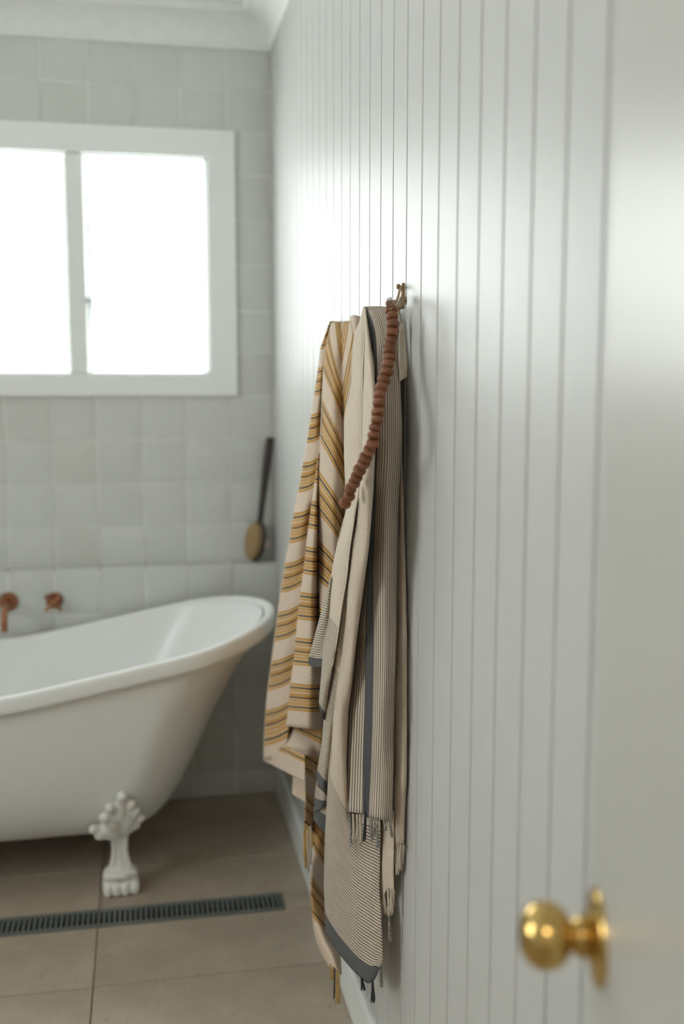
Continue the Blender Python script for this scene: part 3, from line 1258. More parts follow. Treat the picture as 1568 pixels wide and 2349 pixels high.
def shift(col, dpx, dd, dc=0.0):
    return [(y, x+dpx, d+dd, c+dc) for y, x, d, c in col]


def withc(line, cs):
    ys, vs = [a for a, b in cs], [b for a, b in cs]

    def f(y):
        if y < ys[0]:
            return vs[0]+(y-ys[0])*(vs[1]-vs[0])/(ys[1]-ys[0])
        if y > ys[-1]:
            return vs[-1]+(y-ys[-1])*(vs[-1]-vs[-2])/(ys[-1]-ys[-2])
        return float(np.interp(y, ys, vs))
    keys = sorted(set([p[0] for p in line] + [y for y in ys if line[0][0] < y < line[-1][0]]))
    ly = [p[0] for p in line]
    return [(y, float(np.interp(y, ly, [p[1] for p in line])), float(np.interp(y, ly, [p[2] for p in line])), f(y)) for y in keys]


bm = bmesh.new()
# left fold (stripes climb to the right)
A1 = [(737, 757, .058), (760, 749, .063), (794, 736, .072), (850, 729, .082), (897, 722, .092), (970, 711, .108), (1040, 699, .122), (1100, 689, .134), (1140, 681, .142), (1180, 672, .149), (1238, 664, .157), (1298, 653, .163), (1351, 645, .168),
      (1414, 636, .172), (1462, 630, .175), (1523, 622, .178), (1575, 615, .180), (1628, 610, .182), (1689, 606, .184), (1743, 604.5, .185)]
cA1 = [(770, 0), (876, .1), (983, .2), (1095, .3), (1212.6, .4), (1327, .5), (1438, .6), (1551.6, .7), (1664, .8), (1740, .848)]
A2 = [(737, 762, .056), (789, 752, .062), (831, 745, .070), (910, 741, .078), (963, 739, .086), (1042, 734, .098), (1095, 726, .108), (1145, 719, .116), (1180, 714, .121), (1245, 706, .128), (1322, 698, .134), (1393, 689, .139), (1496, 680, .145), (1562, 672, .149), (1615, 667, .152), (1668, 662, .154), (1722, 657, .156)]
cA2 = [(760, 0), (864, .1), (970, .2), (1081, .3), (1197, .4), (1308, .5), (1418, .6), (1528, .7), (1641, .8), (1722, .848)]
A1c, A2c = withc(A1, cA1), withc(A2, cA2)
Am = [(y, x, d, c) for y, x, d, c in withc([(737, 759.5, .060), (794, 743, .072), (897, 731.5, .091), (1040, 716, .117), (1140, 700, .136), (1238, 684.5, .150), (1351, 668, .160), (1462, 655, .167), (1575, 642, .172), (1689, 632.5, .177), (1740, 630, .178)], [((a[0]+b[0])/2+4, a[1]) for a, b in zip(cA1, cA2)])]
A0 = shift(A1c, 7, -.045)
sheet(bm, [shift(A1c, 26, -.11), A0, A1c, Am, A2c], 100, 7, seed=1)
# middle fold (level stripes)
B1 = [(1000, 733, .100), (1053, 729, .112), (1095, 723, .120), (1145, 716.6, .128), (1180, 711, .133), (1245, 703.5, .141), (1322, 695.5, .148), (1393, 686, .153), (1496, 677, .159), (1562, 669, .163), (1615, 664, .166), (1666, 658.6, .168)]
cB1 = [(1074, .2), (1179.6, .3), (1285, .4), (1389, .5), (1493.6, .6), (1598.6, .7), (1666, .766)]
B2 = [(1000, 734, .092), (1053, 732, .098), (1140, 733, .097), (1298, 735, .096), (1404, 737, .097), (1530, 739, .097), (1615, 739, .097), (1674, 738, .098)]
B1c, B2c = withc(B1, cB1), withc(B2, [(a+3, b) for a, b in cB1])
Bm = withc([(1000, 733.5, .1), (1053, 731, .112), (1140, 726, .124), (1298, 719, .137), (1404, 714, .141), (1530, 711, .144), (1615, 708, .146), (1671, 704, .147)], [(a+3.5, b) for a, b in cB1])
sheet(bm, [shift(B1c, 5, -.02), B1c, Bm, B2c], 70, 7, seed=2)
# right fold (stripes fall to the right) and the pleat beyond it
C1 = [(740, 760, .060), (789, 750, .068), (831, 743, .078), (910, 739, .088), (963, 737, .096), (1042, 733, .108), (1095, 731, .112), (1240, 731, .116), (1340, 733, .116), (1450, 735, .114)]
cC1 = [(705, -.06), (806, 0), (958, .1), (1129, .2), (1286, .3), (1440, .4)]
C2 = [(738, 784, .042), (857, 785, .058), (884, 786, .060), (1069, 790, .070), (1169, 791, .068), (1300, 790, .066), (1500, 788, .064)]
cC2 = [(800, -.1), (919, 0), (1068, .1), (1225, .2), (1357, .3), (1500, .4)]
Cm = withc([(739, 772, .056), (850, 764, .076), (1000, 762, .098), (1150, 761, .104), (1300, 763, .098), (1470, 767, .094)], [(745, -.08), (862, 0), (1010, .1), (1172, .2), (1318, .3), (1467, .4)])
C1c, C2c = withc(C1, cC1), withc(C2, cC2)
D2 = withc([(736, 803, .050), (770, 808, .056), (900, 810, .060), (1150, 806, .060)], [(700, -.09), (811, 0), (960, .1), (1117, .2), (1150, .22)])
D3 = withc([(734, 818, .030), (900, 822, .035), (1150, 822, .035)], [(700, -.06), (811, .04), (960, .15), (1150, .25)])
sheet(bm, [shift(C1c, 4, -.02), C1c, Cm, shift(C2c, -1.5, .001), C2c, D2, D3], 80, 7, seed=3)
# plain loop lying over the hook at the top
sheet(bm, [[(727, 803, .046, .05), (760, 801, .05, .05), (860, 806, .056, .05)], [(723, 812, .046, .05), (760, 815, .05, .05), (860, 820, .055, .05)], [(727, 826, .03, .05), (760, 830, .03, .05), (860, 834, .03, .05)]], 20, 6, seed=4)
# inside of the turned-up hem
sheet(bm, [[(1670, 609, .170, .04), (1743, 605.5, .184, .05)], withc([(1655, 640, .158), (1725, 648, .165)], [(1655, .045), (1725, .05)]),
           withc([(1655, 694, .118), (1748, 700, .140)], [(1655, .005), (1677, .022), (1685, .030), (1748, .06)]), withc([(1655, 740, .084), (1792, 730, .10)], [(1670, .0), (1696, .022), (1705, .03), (1792, .06)])], 40, 8, seed=5)
# turned-up hem, its free edge striped
sheet(bm, [[(1737, 606.5, .188, .045), (1746, 606, .188, .05)], withc([(1722, 633, .182), (1757, 630, .181)], [(1722, .034), (1757, .05)]), withc([(1711, 653, .180), (1768, 650, .178)], [(1711, .010), (1720, .022), (1727, .031), (1768, .05)]),
           withc([(1723, 676, .172), (1781, 674, .170)], [(1723, .010), (1732, .022), (1739, .031), (1781, .05)]), withc([(1733, 699, .160), (1793, 699, .158)], [(1733, .010), (1743, .022), (1750, .031), (1793, .05)])], 24, 8, seed=6)
# narrow tail behind the hem
s1 = withc([(1732, 700, .150), (1807, 700, .140), (1831, 702, .138), (1862, 700, .138), (1902, 698.5, .138)], [(1735, 0), (1763, .022), (1770, .03), (1820, .07), (1831, .078), (1856, .1), (1885, .122), (1902, .13)])
s2 = withc([(1740, 735, .095), (1800, 729, .09), (1850, 725, .09), (1900, 722, .092), (1915, 721, .092)], [(1757, 0), (1783, .022), (1790, .03), (1842, .07), (1855, .078), (1878, .1), (1900, .118), (1915, .126)])
sheet(bm, [shift(s1, 6, -.02), s1, s2], 40, 8, seed=7)
# pale corner peeping out below
sheet(bm, [[(1776, 672.5, .150, .045), (1822, 669.5, .150, .06)], [(1783, 684, .142, .045), (1831, 684, .142, .06)], [(1796, 704, .125, .045), (1842, 704, .125, .06)]], 12, 6, seed=8)
# lower tail, stripes falling steeply
t1 = withc([(1872, 721, .098), (1953, 717.6, .108), (1997, 714.7, .124), (2041, 713, .125), (2100, 716, .124), (2144, 722, .120), (2188, 737, .112), (2216, 754, .104)], [(1900, 0), (1929, .022), (2024, .078), (2049, .1), (2089, .122), (2100, .13), (2217, .17)])
t2 = withc([(1872, 750, .060), (2041, 748, .066), (2141, 752, .070), (2190, 780, .072), (2236, 783, .080)], [(1948, 0), (1981, .022), (2069, .078), (2097, .1), (2135, .122), (2146, .13), (2236, .17)])
tm = withc([(1872, 738, .082), (1953, 734, .092), (2041, 731, .100), (2100, 734, .100), (2150, 742, .106), (2190, 758, .10), (2228, 769, .096)], [(1928, 0), (1959, .022), (2050, .078), (2077, .1), (2116, .122), (2127, .13), (2228, .17)])
sheet(bm, [shift(t1, 5, -.02), t1, tm, t2], 60, 7, seed=9)
tpart(ty, 'cloth', bm, M['yellow_cloth'], True)
fr = [((699, 1886, .137), (697, 1955, .137)), ((703, 1890, .134), (701, 1995, .134)), ((708, 1896, .13), (705, 1975, .13)), ((712, 1896, .127), (711, 1985, .127)), ((715, 1905, .124), (716, 1940, .124)),
      ((697, 1905, .139), (700, 1978, .137)), ((705, 1905, .132), (707, 2001, .132))]
for i, (a, b) in enumerate(fr):
    tpart(ty, 'tassel', bundle(at_wall(a[0], a[1], a[2]*.85), at_wall(b[0], b[1], b[2]*.85), 6, 0.0013, 20+i, 0.003, 7.0 if i % 2 else 0.0), M['fringe_yellow'] if i % 3 else M['fringe_cream'])
fr = [((757, 2212, .104), (759, 2246, .102), 'fringe_yellow', 0.002), ((763, 2218, .101), (763, 2250, .100), 'fringe_yellow', 0.002), ((768, 2222, .098), (766, 2296, .097), 'fringe_black', 0.0006), ((772, 2226, .096), (771, 2302, .095), 'fringe_yellow', 0.002), ((777, 2228, .093), (777, 2304, .092), 'fringe_yellow', 0.003)]
for i, (a, b, m_, spd) in enumerate(fr):
    tpart(ty, 'tassel', bundle(aw(a, .85), aw(b, .85), 3 if m_ == 'fringe_black' else 7, 0.0011, 40+i, spd), M[m_])

# ---- grey striped towel on the nearer hook
tg = empty('striped_towel', at_wall(880, 706, 0.03))
tag(tg, 'natural Turkish towel with fine charcoal stripes and grey border hanging nearest on the boarded wall', 'towel', 'Turkish towels on the boarded wall')
bm = bmesh.new()
# the last plain fold, flat against the boards
L_R = [(712, 892, .028), (731, 907, .024), (800, 912, .025), (884, 916, .026), (990, 920, .027), (1040, 919, .028), (1100, 915, .029), (1160, 911, .031), (1300, 908, .033), (1457, 906.6, .034), (1588, 902.7, .036), (1694, 901, .037), (1760, 900, .038), (1882, 896.7, .039)]
m1 = [(760, 905, .014, .5), (1000, 912, .014, .5), (1160, 904, .018, .5), (1500, 900, .022, .5), (1860, 890, .026, .5), (1948, 905, .02, .5)]
m2 = [(760, 913, .012, .5), (1000, 918, .012, .5), (1160, 920, .014, .5), (1500, 922, .016, .5), (1800, 919, .018, .5), (1900, 916, .018, .5), (1936, 917, .016, .5)]
m3 = [(760, 916, .0045, .5), (960, 919, .0045, .5), (1069, 923, .005, .5), (1140, 926, .005, .5), (1245, 928, .005, .5), (1311, 930, .006, .5), (1483, 933, .006, .5), (1660, 933, .006, .5), (1792, 932, .006, .5), (1865, 928, .007, .5), (1940, 926, .008, .5)]
mb = [(745, 862, .022, .5), (1160, 862, .024, .5), (1500, 858, .026, .5), (1860, 856, .028, .5), (1940, 862, .026, .5)]  # unseen inner strip, added with the next to block light leaking behind the towel
m0 = [(750, 888, .014, .5), (1160, 885, .018, .5), (1500, 880, .022, .5), (1860, 873, .026, .5), (1948, 884, .024, .5)]
sheet(bm, [mb, m0, m1, m2, m3], 60, 7, seed=11)
# a plain tail below the striped fall
sheet(bm, [[(1860, 868, .040, .5), (1980, 870, .040, .5), (2060, 871, .040, .5), (2095, 869, .04, .5)], [(1860, 884, .040, .5), (1980, 886, .038, .5), (2042, 886, .036, .5)], [(1860, 902, .028, .5), (1935, 903, .026, .5), (2000, 902, .026, .5), (2044, 903, .025, .5)]], 40, 7, seed=12)
# the striped fall with its grey border
b0 = [(704, 835, .072, 0), (757, 841, .075, 0), (794, 851, .075, 0), (822, 861, .072, 0), (900, 860, .072, 0), (1000, 858, .074, 0), (1250, 848, .088, 0), (1288, 846, .088, 0), (1377, 842, .089, 0), (1500, 839, .091, 0), (1563, 838, .091, 0), (1700, 835, .091, 0), (1866, 833, .091, 0)]
b1 = [(704, 838, .069, .038), (715, 848, .076, .04), (760, 862, .064, .04), (822, 865, .077, .04), (900, 866, .076, .04), (1000, 866, .076, .04), (1250, 859, .076, .04), (1300, 856.5, .077, .04), (1404, 857, .077, .04), (1485, 858, .077, .04), (1588, 856, .079, .04), (1668, 854.5, .079, .04), (1760, 851, .079, .04), (1876, 845.5, .079, .04)]
b2 = [(703, 862, .055, .063), (731, 879, .048, .062), (800, 888, .050, .061), (900, 892, .052, .061), (1040, 893, .053, .061), (1160, 885, .063, .061), (1300, 882, .065, .061), (1500, 882, .065, .061), (1700, 878, .066, .061), (1880, 872, .066, .061)]
b3 = [(y, x, d, .083) for y, x, d in L_R]
b3[0] = (704, 889, .036, .088)
sheet(bm, [shift(b0, 6, -.012), b0, b1, b2, b3, shift(b3, -1, -.014, .004)], 110, 7, seed=13)
# the narrow striped fold left of the grey border
L3 = [(704, 866, .088), (900, 864, .095), (1000, 862, .098), (1140, 854, .100), (1259, 846, .101), (1325, 838, .102), (1404, 827.5, .103), (1483, 817, .103), (1562, 809, .103), (1628, 801, .103), (1760, 796, .102), (1862, 791, .10)]
k0 = [(1150, 850, .082, .0665), (1325, 832, .088, .0665), (1483, 814, .094, .0665), (1562, 807, .096, .0665), (1628, 800, .098, .0665), (1760, 795.5, .099, .0665), (1862, 791.5, .099, .0665)]
k1 = [(1150, 856, .079, .055), (1325, 842, .084, .055), (1483, 830, .090, .055), (1628, 820, .093, .055), (1760, 815, .094, .055), (1864, 811.5, .095, .055)]
k2 = [(1150, 862, .072, .0415), (1325, 848, .077, .0415), (1483, 843, .080, .0415), (1628, 840, .082, .0415), (1760, 836.5, .083, .0415), (1866, 835, .084, .0415)]
sheet(bm, [shift(k0, 3, -.012), k0, k1, k2], 60, 7, seed=14)
# the broad plain front fold that turns into the striped corner below
F = [(706, 836, .076), (768, 836, .086), (831, 832, .095), (910, 829.5, .103), (1016, 828, .112)]
q0 = withc([(y, x+1, d-.003) for y, x, d in F] + [(1140, 821, .121), (1208, 812, .123), (1298, 801, .126), (1385, 791.5, .128), (1438, 787, .129), (1522, 780.5, .130), (1583, 772.5, .131), (1641, 766, .131), (1704, 761.6, .131), (1748, 757, .131), (1792, 753, .130), (1848, 750, .129), (1909, 747, .128), (1953, 745.5, .127), (2041, 744, .124), (2100, 747, .12), (2141, 748.5, .117)], [(1200, .45), (1768, .2), (2097, .04), (2141, 0)])
q1 = withc([(706, 837, .077), (770, 842, .088), (831, 845, .098), (910, 845, .106), (1016, 843, .113), (1140, 834, .124), (1298, 813, .130), (1438, 799, .132), (1583, 783, .133), (1700, 774, .132), (1800, 769, .129), (1909, 767, .124), (2041, 768, .118), (2130, 771, .112), (2184, 775, .108)], [(1200, .45), (1808, .2), (2139, .04), (2184, 0)])
q2 = withc([(706, 838, .074), (770, 847, .080), (831, 855, .088), (910, 859, .094), (1000, 860, .099), (1140, 853, .106), (1259, 843, .112), (1325, 834, .114), (1404, 824, .115), (1483, 814, .115), (1562, 806, .114), (1628, 798, .113), (1760, 793, .108), (1862, 794, .100), (1920, 804, .096), (2041, 810, .092), (2190, 816, .086), (2238, 822, .083)], [(1200, .46), (1861, .2), (2192, .04), (2238, 0)])
q2b = withc([(706, 839, .050), (770, 848, .052), (831, 856, .056), (1000, 861, .066), (1140, 854, .080), (1259, 844, .082), (1404, 826, .083), (1562, 808, .083), (1628, 800, .082), (1760, 798, .078), (1862, 812, .070), (1920, 828, .070), (2041, 842, .072), (2190, 846, .070), (2254, 852, .068)], [(1200, .46), (1885, .2), (2216, .04), (2254, .004)])
q3 = withc([(706, 850, .034), (831, 862, .036), (1000, 868, .040), (1140, 866, .048), (1600, 846, .055), (1700, 860, .052), (1800, 868, .050), (1900, 872, .049), (2041, 870, .050), (2130, 875, .049), (2205, 877.5, .048)], [(1200, .46), (1905, .2), (2235, .04), (2240, .036)])
sheet(bm, [shift(q0, 3, -.010), q0, q1, q2, q2b, q3], 180, 7, seed=15)
# left fold, plain above and striped below
h1 = withc([(704, 834, .070), (735, 826, .078), (770, 812, .090), (820, 807, .098), (865, 806, .101), (910, 798, .108), (960, 791, .115), (1040, 790, .121), (1115, 793, .124), (1171, 795, .127), (1190, 789, .131), (1213, 783, .135), (1243, 775, .138), (1298, 764, .143), (1330, 759, .145), (1406, 753.6, .147), (1457, 743, .151), (1530, 739, .152), (1586, 734, .153), (1612, 731.5, .153), (1624, 733, .152)], [(1200, .36), (1409, .2), (1612, .04), (1624, .001)])
h3 = withc(F + [(1140, 820, .124), (1190, 812, .132), (1259, 801, .138), (1325, 794.5, .141), (1385, 784, .144), (1443, 776, .146), (1491, 769, .147), (1530, 761.5, .148), (1586, 752, .148), (1641, 746, .142), (1659, 747, .138)], [(1200, .36), (1441, .2), (1641, .04), (1659, .001)])
h2 = withc([(704, 835, .075), (770, 825, .093), (831, 820, .103), (910, 815, .111), (1040, 809, .121), (1140, 808, .127), (1190, 801, .136), (1259, 786, .143), (1325, 777, .147), (1406, 767, .151), (1491, 755, .154), (1586, 743, .155), (1626, 738, .154), (1641, 739, .153)], [(1200, .36), (1424, .2), (1626, .04), (1641, .001)])
sheet(bm, [shift(h1, 3, -.008), h1, h2, h3, shift(h3, -2, -.010)], 140, 7, seed=17)
# the sliver between the two folds, widening into stripes
i0 = withc([(1225, 803, .125), (1325, 790, .130), (1443, 773, .134), (1530, 758, .137), (1600, 748, .139), (1650, 743, .140), (1698, 739.6, .141), (1748, 731.5, .142), (1777, 727, .142), (1802, 728.5, .141)], [(1300, .36), (1515, .2), (1768, .04), (1802, .001)])
i2 = withc([(1225, 810, .122), (1325, 799, .124), (1443, 788, .127), (1530, 781, .128), (1600, 772, .129), (1704, 764, .126), (1760, 759, .122), (1800, 755, .118), (1830, 754, .116)], [(1300, .36), (1545, .2), (1800, .04), (1830, .001)])
i1 = withc([(1225, 806, .128), (1325, 795, .132), (1443, 780, .135), (1530, 769, .138), (1600, 760, .139), (1704, 752, .140), (1784, 741, .139), (1816, 741, .138)], [(1300, .36), (1532, .2), (1786, .04), (1816, .001)])
sheet(bm, [shift(i0, 3, -.008), i0, i1, i2], 80, 7, seed=18)
# small turned-back corner under it
sheet(bm, [[(1790, 727, .142, .085), (1812, 723, .144, .052), (1830, 722, .145, .04), (1864, 719, .145, .0)], [(1800, 738, .136, .085), (1812, 738, .136, .068), (1836, 738, .136, .04), (1856, 736, .136, .0)], [(1810, 753, .120, .085), (1826, 753, .120, .055), (1838, 753, .120, .04), (1846, 753, .120, .0)]], 20, 6, seed=19)
sheet(bm, [[(1862, 719.5, .140, .04), (1880, 719, .140, .001)], [(1850, 732, .137, .07), (1858, 732, .137, .04), (1897, 732, .137, .001)], [(1836, 753, .116, .12), (1872, 753, .116, .04), (1924, 753, .116, .001)]], 24, 6, seed=20)
# stripey flap poking out on the left
sheet(bm, [[(1320, 759, .150, .165), (1400, 738, .158, .115), (1506, 709, .166, .042), (1521, 706, .167, .001)], [(1325, 760, .149, .165), (1400, 748, .156, .117), (1508, 722, .163, .042), (1529, 717, .163, .001)], [(1330, 766, .136, .165), (1400, 760, .142, .117), (1510, 742, .149, .042), (1531, 742, .149, .001)]], 50, 7, seed=21)
tpart(tg, 'cloth', bm, M['grey_cloth'], True)


def highlight_tube(root, line, ks, r=0.0011):  # thin pale tubes added as highlights where window light catches the fold crests
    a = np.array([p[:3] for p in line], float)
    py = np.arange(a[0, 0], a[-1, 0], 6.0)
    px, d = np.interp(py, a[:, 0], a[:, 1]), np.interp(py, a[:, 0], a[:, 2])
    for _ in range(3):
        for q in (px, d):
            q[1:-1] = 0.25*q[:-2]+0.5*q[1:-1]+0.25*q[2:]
    tpart(root, 'crest_highlight', tube([at_wall(px[i], py[i], d[i]*ks+0.0015) for i in range(len(py))], r, 6), M['crest_glint'])


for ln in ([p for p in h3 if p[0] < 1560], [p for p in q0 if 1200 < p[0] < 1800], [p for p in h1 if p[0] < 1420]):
    highlight_tube(tg, ln, .78)
highlight_tube(ty, A1c, .85)
highlight_tube(ty, [p for p in C1c if p[0] < 1060], .85)
# fringes: short knotted cords below the striped fall
fr = [((797, 1864, .097), (799, 1912, .098), 'fringe_mix', 5, 9.0, 0.002), ((801, 1866, .096), (806, 1940, .099), 'fringe_mix', 7, 10.0, 0.006), ((810, 1867, .095), (812, 1932, .097), 'fringe_cream', 8, 4.0, 0.003), ((819, 1868, .092), (820, 1926, .095), 'fringe_cream', 7, 5.0, 0.003), ((826, 1868, .088), (828, 1935, .092), 'fringe_cream', 6, 8.0, 0.002),
      ((838, 1868, .090), (834.5, 1931, .093), 'fringe_black', 12, 0.0, 0.0022), ((851, 1876, .080), (853, 1930, .084), 'fringe_mix', 6, 9.0, 0.002), ((860, 1878, .076), (859, 1918, .079), 'fringe_mix', 6, 9.0, 0.002), ((864, 1879, .074), (866, 1946, .077), 'fringe_mix', 8, 11.0, 0.004), ((881, 1880, .062), (884, 1905, .062), 'fringe_mix', 5, 9.0, 0.002), ((892, 1880, .046), (899, 1922, .046), 'fringe_mix', 4, 9.0, 0.002)]
for i, (a, b, m_, n_, tw, spd) in enumerate(fr):
    o = tpart(tg, 'tassel', bundle(aw(a, .78), aw(b, .78), n_+3, 0.0013 if m_ != 'fringe_black' else 0.0014, 60+i, spd, tw), M[m_])
    if m_ == 'fringe_black':
        o['label'] = 'black tassel below the grey border'
# pale fringe of the plain folds by the wall
fr = [((905, 1946, .022), (910, 1992, .02), 6), ((913, 1938, .018), (912, 2006, .018), 8), ((919, 1936, .015), (917, 1998, .014), 8), ((925, 1938, .009), (921, 1985, .010), 6),
      ((871, 2090, .040), (869, 2122, .040), 7), ((875, 2066, .039), (873, 2110, .039), 6), ((880, 2046, .037), (884, 2100, .036), 6), ((890, 2040, .034), (893, 2100, .033), 9), ((897, 2040, .030), (898, 2096, .029), 9), ((903, 2042, .025), (900, 2080, .025), 7)]
for i, (a, b, n_) in enumerate(fr):
    tpart(tg, 'tassel', bundle(aw(a, .78), aw(b, .78), n_+2, 0.0014, 90+i, 0.004, 3.0 if i % 2 else 0.0), M['fringe_cream'])
tpart(tg, 'tassel', bundle(aw((892, 2096, .033), .78), aw((894, 2160, .032), .78), 12, 0.0010, 120, 0.004, 0.0, 0.28), M['fringe_mix'])
# knotted tassels at the hanging corner
for i, (a, b, kn, n_, m_) in enumerate([((829, 2243, .080), (833, 2272, .078), 0.2, 12, 'fringe_black'), ((854, 2248, .068), (856, 2301, .067), 0.42, 14, 'fringe_black'), ((873, 2216, .050), (875, 2262, .049), 0.3, 9, 'fringe_mix')]):
    tpart(tg, 'tassel', bundle(aw(a, .78), aw(b, .78), n_+3, 0.0012, 140+i, 0.0055, 0.0, kn), M[m_])

# ------------------------------------------------------------------ brass hook with a peg above and a prong below
hb = at_wall(926, 676, 0.0)
hook = empty('wall_hook', hb)
tag(hook, 'small aged brass double hook on the boards above the grey towel', 'hook')


def hpart(root, name, bm, mat, **kw):
    o = obj(name, bm, mat, root, smooth=True, **kw)
    o.matrix_parent_inverse = Matrix.Translation(-root.location)
    return o


zt, zb = at_wall(926, 652, 0).z, at_wall(926, 706, 0).z
HY = hb.y
bm = bmesh.new()
add_tube(bm, [(WX-0.0005, HY, zt+0.002), (WX-0.0014, HY, (zt+zb)/2), (WX-0.0005, HY, zb-0.002)], [0.0035, 0.0045, 0.0035], 12)
hpart(hook, 'back_plate', bm, M['aged_brass'])
pz = at_wall(920, 657, 0.006).z
bm = bmesh.new()
add_lathe(bm, (WX, HY, pz), (-1, 0, 0), [(0, 0.0040), (0.002, 0.0034), (0.003, 0.0022), (0.0065, 0.0022), (0.0075, 0.0036), (0.0095, 0.0048), (0.012, 0.0046), (0.0135, 0.0030), (0.014, 0)], 20)
hpart(hook, 'peg', bm, M['aged_brass'])
lz = at_wall(925, 694, 0.004).z
bm = bmesh.new()
add_tube(bm, [(WX-0.001, HY, lz-0.004), (WX-0.010, HY, lz-0.011), (WX-0.020, HY, lz-0.012), (WX-0.027, HY, lz-0.008), (WX-0.029, HY, lz-0.002)], [0.0035, 0.003, 0.003, 0.003, 0.003], 12)
add_ball(bm, Vector((WX-0.029, HY, lz-0.001)), 0.0048, 14, 10)
hpart(hook, 'prong', bm, M['aged_brass'])

# ------------------------------------------------------------------ clay bead garland hung from the peg
bp = [(897, 712, .052), (899, 727, .054), (901, 743, .055), (899.5, 758.5, .056), (897, 775.5, .057), (894, 790, .058), (893, 805, .060), (893, 820.5, .062), (890, 835, .066), (887, 853.5, .070), (880, 873, .078), (874.5, 889, .086), (870.5, 907.5, .094), (869, 925, .098), (866.5, 947, .102), (865, 964, .106),
      (860, 981.5, .110), (857, 998.5, .114), (854.5, 1017, .117), (846.5, 1033, .120), (838.5, 1049, .124), (833, 1063, .127), (824, 1078, .131), (817.5, 1093.5, .134), (812, 1107, .137), (803, 1121.5, .140), (800.5, 1138, .143), (791, 1154, .146)]
garland = empty('bead_garland', at_wall(915, 660, .01))
tag(garland, 'garland of brown clay beads on jute twine hanging from the hook across the grey towel', 'garland')
pts = [at_wall(p[0], p[1], p[2]*.78+.009) for p in bp]
bead_prof = [(-0.0058, 0.0), (-0.0061, 0.0045), (-0.0057, 0.0070), (-0.0045, 0.0091), (-0.0022, 0.0104), (0.0, 0.0107), (0.0022, 0.0104), (0.0045, 0.0091), (0.0057, 0.0070), (0.0061, 0.0045), (0.0058, 0.0)]
bme = None
for i, p in enumerate(pts):
    t = (pts[min(i+1, len(pts)-1)]-pts[max(0, i-1)]).normalized()
    if bme is None:
        b = obj('bead', lathe((0, 0, 0), (0, 0, 1), bead_prof, 24), M['bead'], garland, smooth=True)
        bme = b.data
    else:
        b = link('bead', bme, None, garland)
    b.location = p-garland.location
    tj = (t + Vector((random.uniform(-.10, .10), random.uniform(-.10, .10), 0))).normalized()
    b.rotation_mode = 'QUATERNION'
    b.rotation_quaternion = Vector((0, 0, 1)).rotation_difference(tj)
    s = random.uniform(0.96, 1.06)
    b.scale = (s, s, random.uniform(0.94, 1.04))


def twine(name, P, r, parent, mat='twine', strands=2, turns=None):
    """a twisted two-strand cord through the points"""
    P = [np.array(p) for p in P]
    N = (len(P)-1)*14
    C_ = [Vector(cr(P, j*(len(P)-1)/N)) for j in range(N+1)]
    bm = bmesh.new()
    L = sum((b-a).length for a, b in zip(C_[:-1], C_[1:]))
    tw = turns or L/0.006
    for s in range(strands):
        pts_ = []
        for j, p in enumerate(C_):
            tt = (C_[min(j+1, N)]-C_[max(0, j-1)]).normalized()
            u = tt.orthogonal().normalized()
            w = tt.cross(u)
            a = 2*math.pi*(tw*j/N + s/strands)
            pts_.append(p+(u*math.cos(a)+w*math.sin(a))*r*0.75)
        add_tube(bm, pts_, r, 6)
    o = obj(name, bm, M[mat], parent, smooth=True)
    o.matrix_parent_inverse = Matrix.Translation(-parent.location)
    return o


pegp = Vector((WX-0.005, HY, pz))
twine('twine', [pegp+Vector((0.0, -0.0056, 0.0005)), at_wall(916, 664, .014), at_wall(913, 676, .016), at_wall(909, 688, .024), at_wall(903, 697, .036), at_wall(897, 704, .048), at_wall(897, 710, .052)], 0.0011, garland)
twine('twine', [pegp+Vector((0.001, -0.0058, 0.002)), at_wall(917, 668, .0145), at_wall(912, 686, .022), at_wall(905, 698, .034), at_wall(899, 703, .046)], 0.0010, garland)
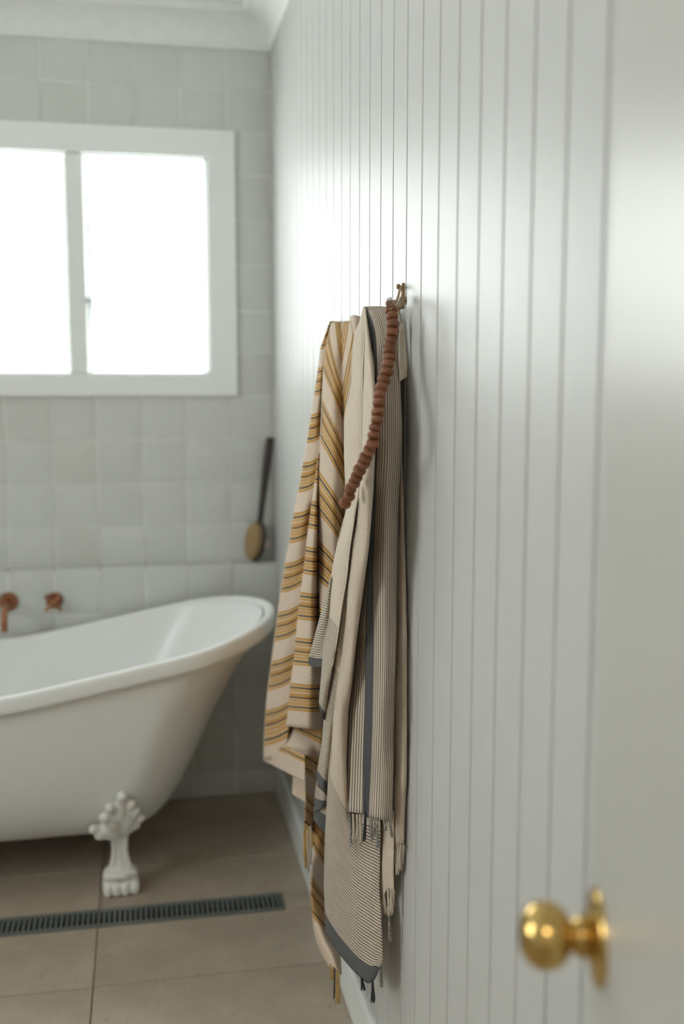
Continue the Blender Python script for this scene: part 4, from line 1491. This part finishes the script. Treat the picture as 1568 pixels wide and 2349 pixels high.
# loose wraps of twine around the lower prong
bm = bmesh.new()
for cx, cy_, d, rr, sq, sd_ in ((923, 690, .012, .0085, 1.0, 1), (920, 696, .018, .0090, 1.1, 2), (922, 687, .016, .0065, 1.0, 3), (905, 697, .034, .0080, 0.8, 4), (898, 697, .042, .0080, 0.8, 5)):
    c = at_wall(cx, cy_, d)
    rnd = random.Random(sd_)
    ax_ = Vector((-1, rnd.uniform(-.5, .5), rnd.uniform(-.5, .5))).normalized()
    u = ax_.orthogonal().normalized()
    w = ax_.cross(u)
    pl = []
    for i in range(40):
        a = i/39*2*math.pi*2.3
        pl.append(c+(u*math.cos(a)+w*math.sin(a)*sq)*rr*(0.85+0.15*math.sin(3*a+sd_)) + ax_*(i/39-0.5)*0.008)
    for p in pl:
        p.x = min(p.x, WX-0.0025)
    add_tube(bm, pl, 0.0012, 6)
o = obj('twine_knot', bm, M['twine'], garland, smooth=True)
o.matrix_parent_inverse = Matrix.Translation(-garland.location)
# dark cord rings beside the knot
for cx, cy_, d, rr in ((892, 697, .050, .0100), (888, 698, .056, .0090), (896, 696, .046, .0095)):
    c = at_wall(cx, cy_, d)
    pl = [c+Vector((0.25*rr*math.cos(2*math.pi*i/24), rr*math.cos(2*math.pi*i/24), rr*math.sin(2*math.pi*i/24))) for i in range(25)]
    o = obj('cord_ring', tube(pl, 0.0010, 6), M['dark_wire'], garland, smooth=True)
    o.matrix_parent_inverse = Matrix.Translation(-garland.location)

# ------------------------------------------------------------------ swing tag behind the beads
tagT = [at_wall(918, 742, .0215), at_wall(925.5, 741, .0105), at_wall(933.5, 838, .0065), at_wall(932.5, 864, .0065), at_wall(916.5, 875, .0225), at_wall(913.5, 790, .0235)]
card = empty('swing_tag', tagT[0])
tag(card, 'small cream card swing tag with fine print hanging beside the bead garland', 'tag')
bm = bmesh.new()
vs = [bm.verts.new(p-card.location) for p in tagT]
f = bm.faces.new(vs)
uvl = bm.loops.layers.uv.verify()
for lp, uv_ in zip(f.loops, ((0.15, 1), (0.75, 1), (1, 0.3), (1, 0.08), (0.1, 0), (0, 0.62))):
    lp[uvl].uv = uv_
me = bpy.data.meshes.new('card')
bm.normal_update()
bm.to_mesh(me)
bm.free()
o = link('card', me, M['card'], card)
m = o.modifiers.new('t', 'SOLIDIFY')
m.thickness = 0.0008
m.offset = 0
twine('twine_loop', [at_wall(911, 703, .028), at_wall(913.5, 716, .025), at_wall(909.5, 729, .025), at_wall(913.5, 741, .022), at_wall(919, 747, .0185)], 0.0009, card)
twine('twine_loop', [at_wall(915, 712, .022), at_wall(917.5, 725, .020), at_wall(919.5, 737, .0165), at_wall(921, 747, .0165)], 0.0008, card)
#</T>

for o in SC.objects:
    if o.type == 'MESH' and len(o.data.materials) == 0:
        print('no material', o.name)
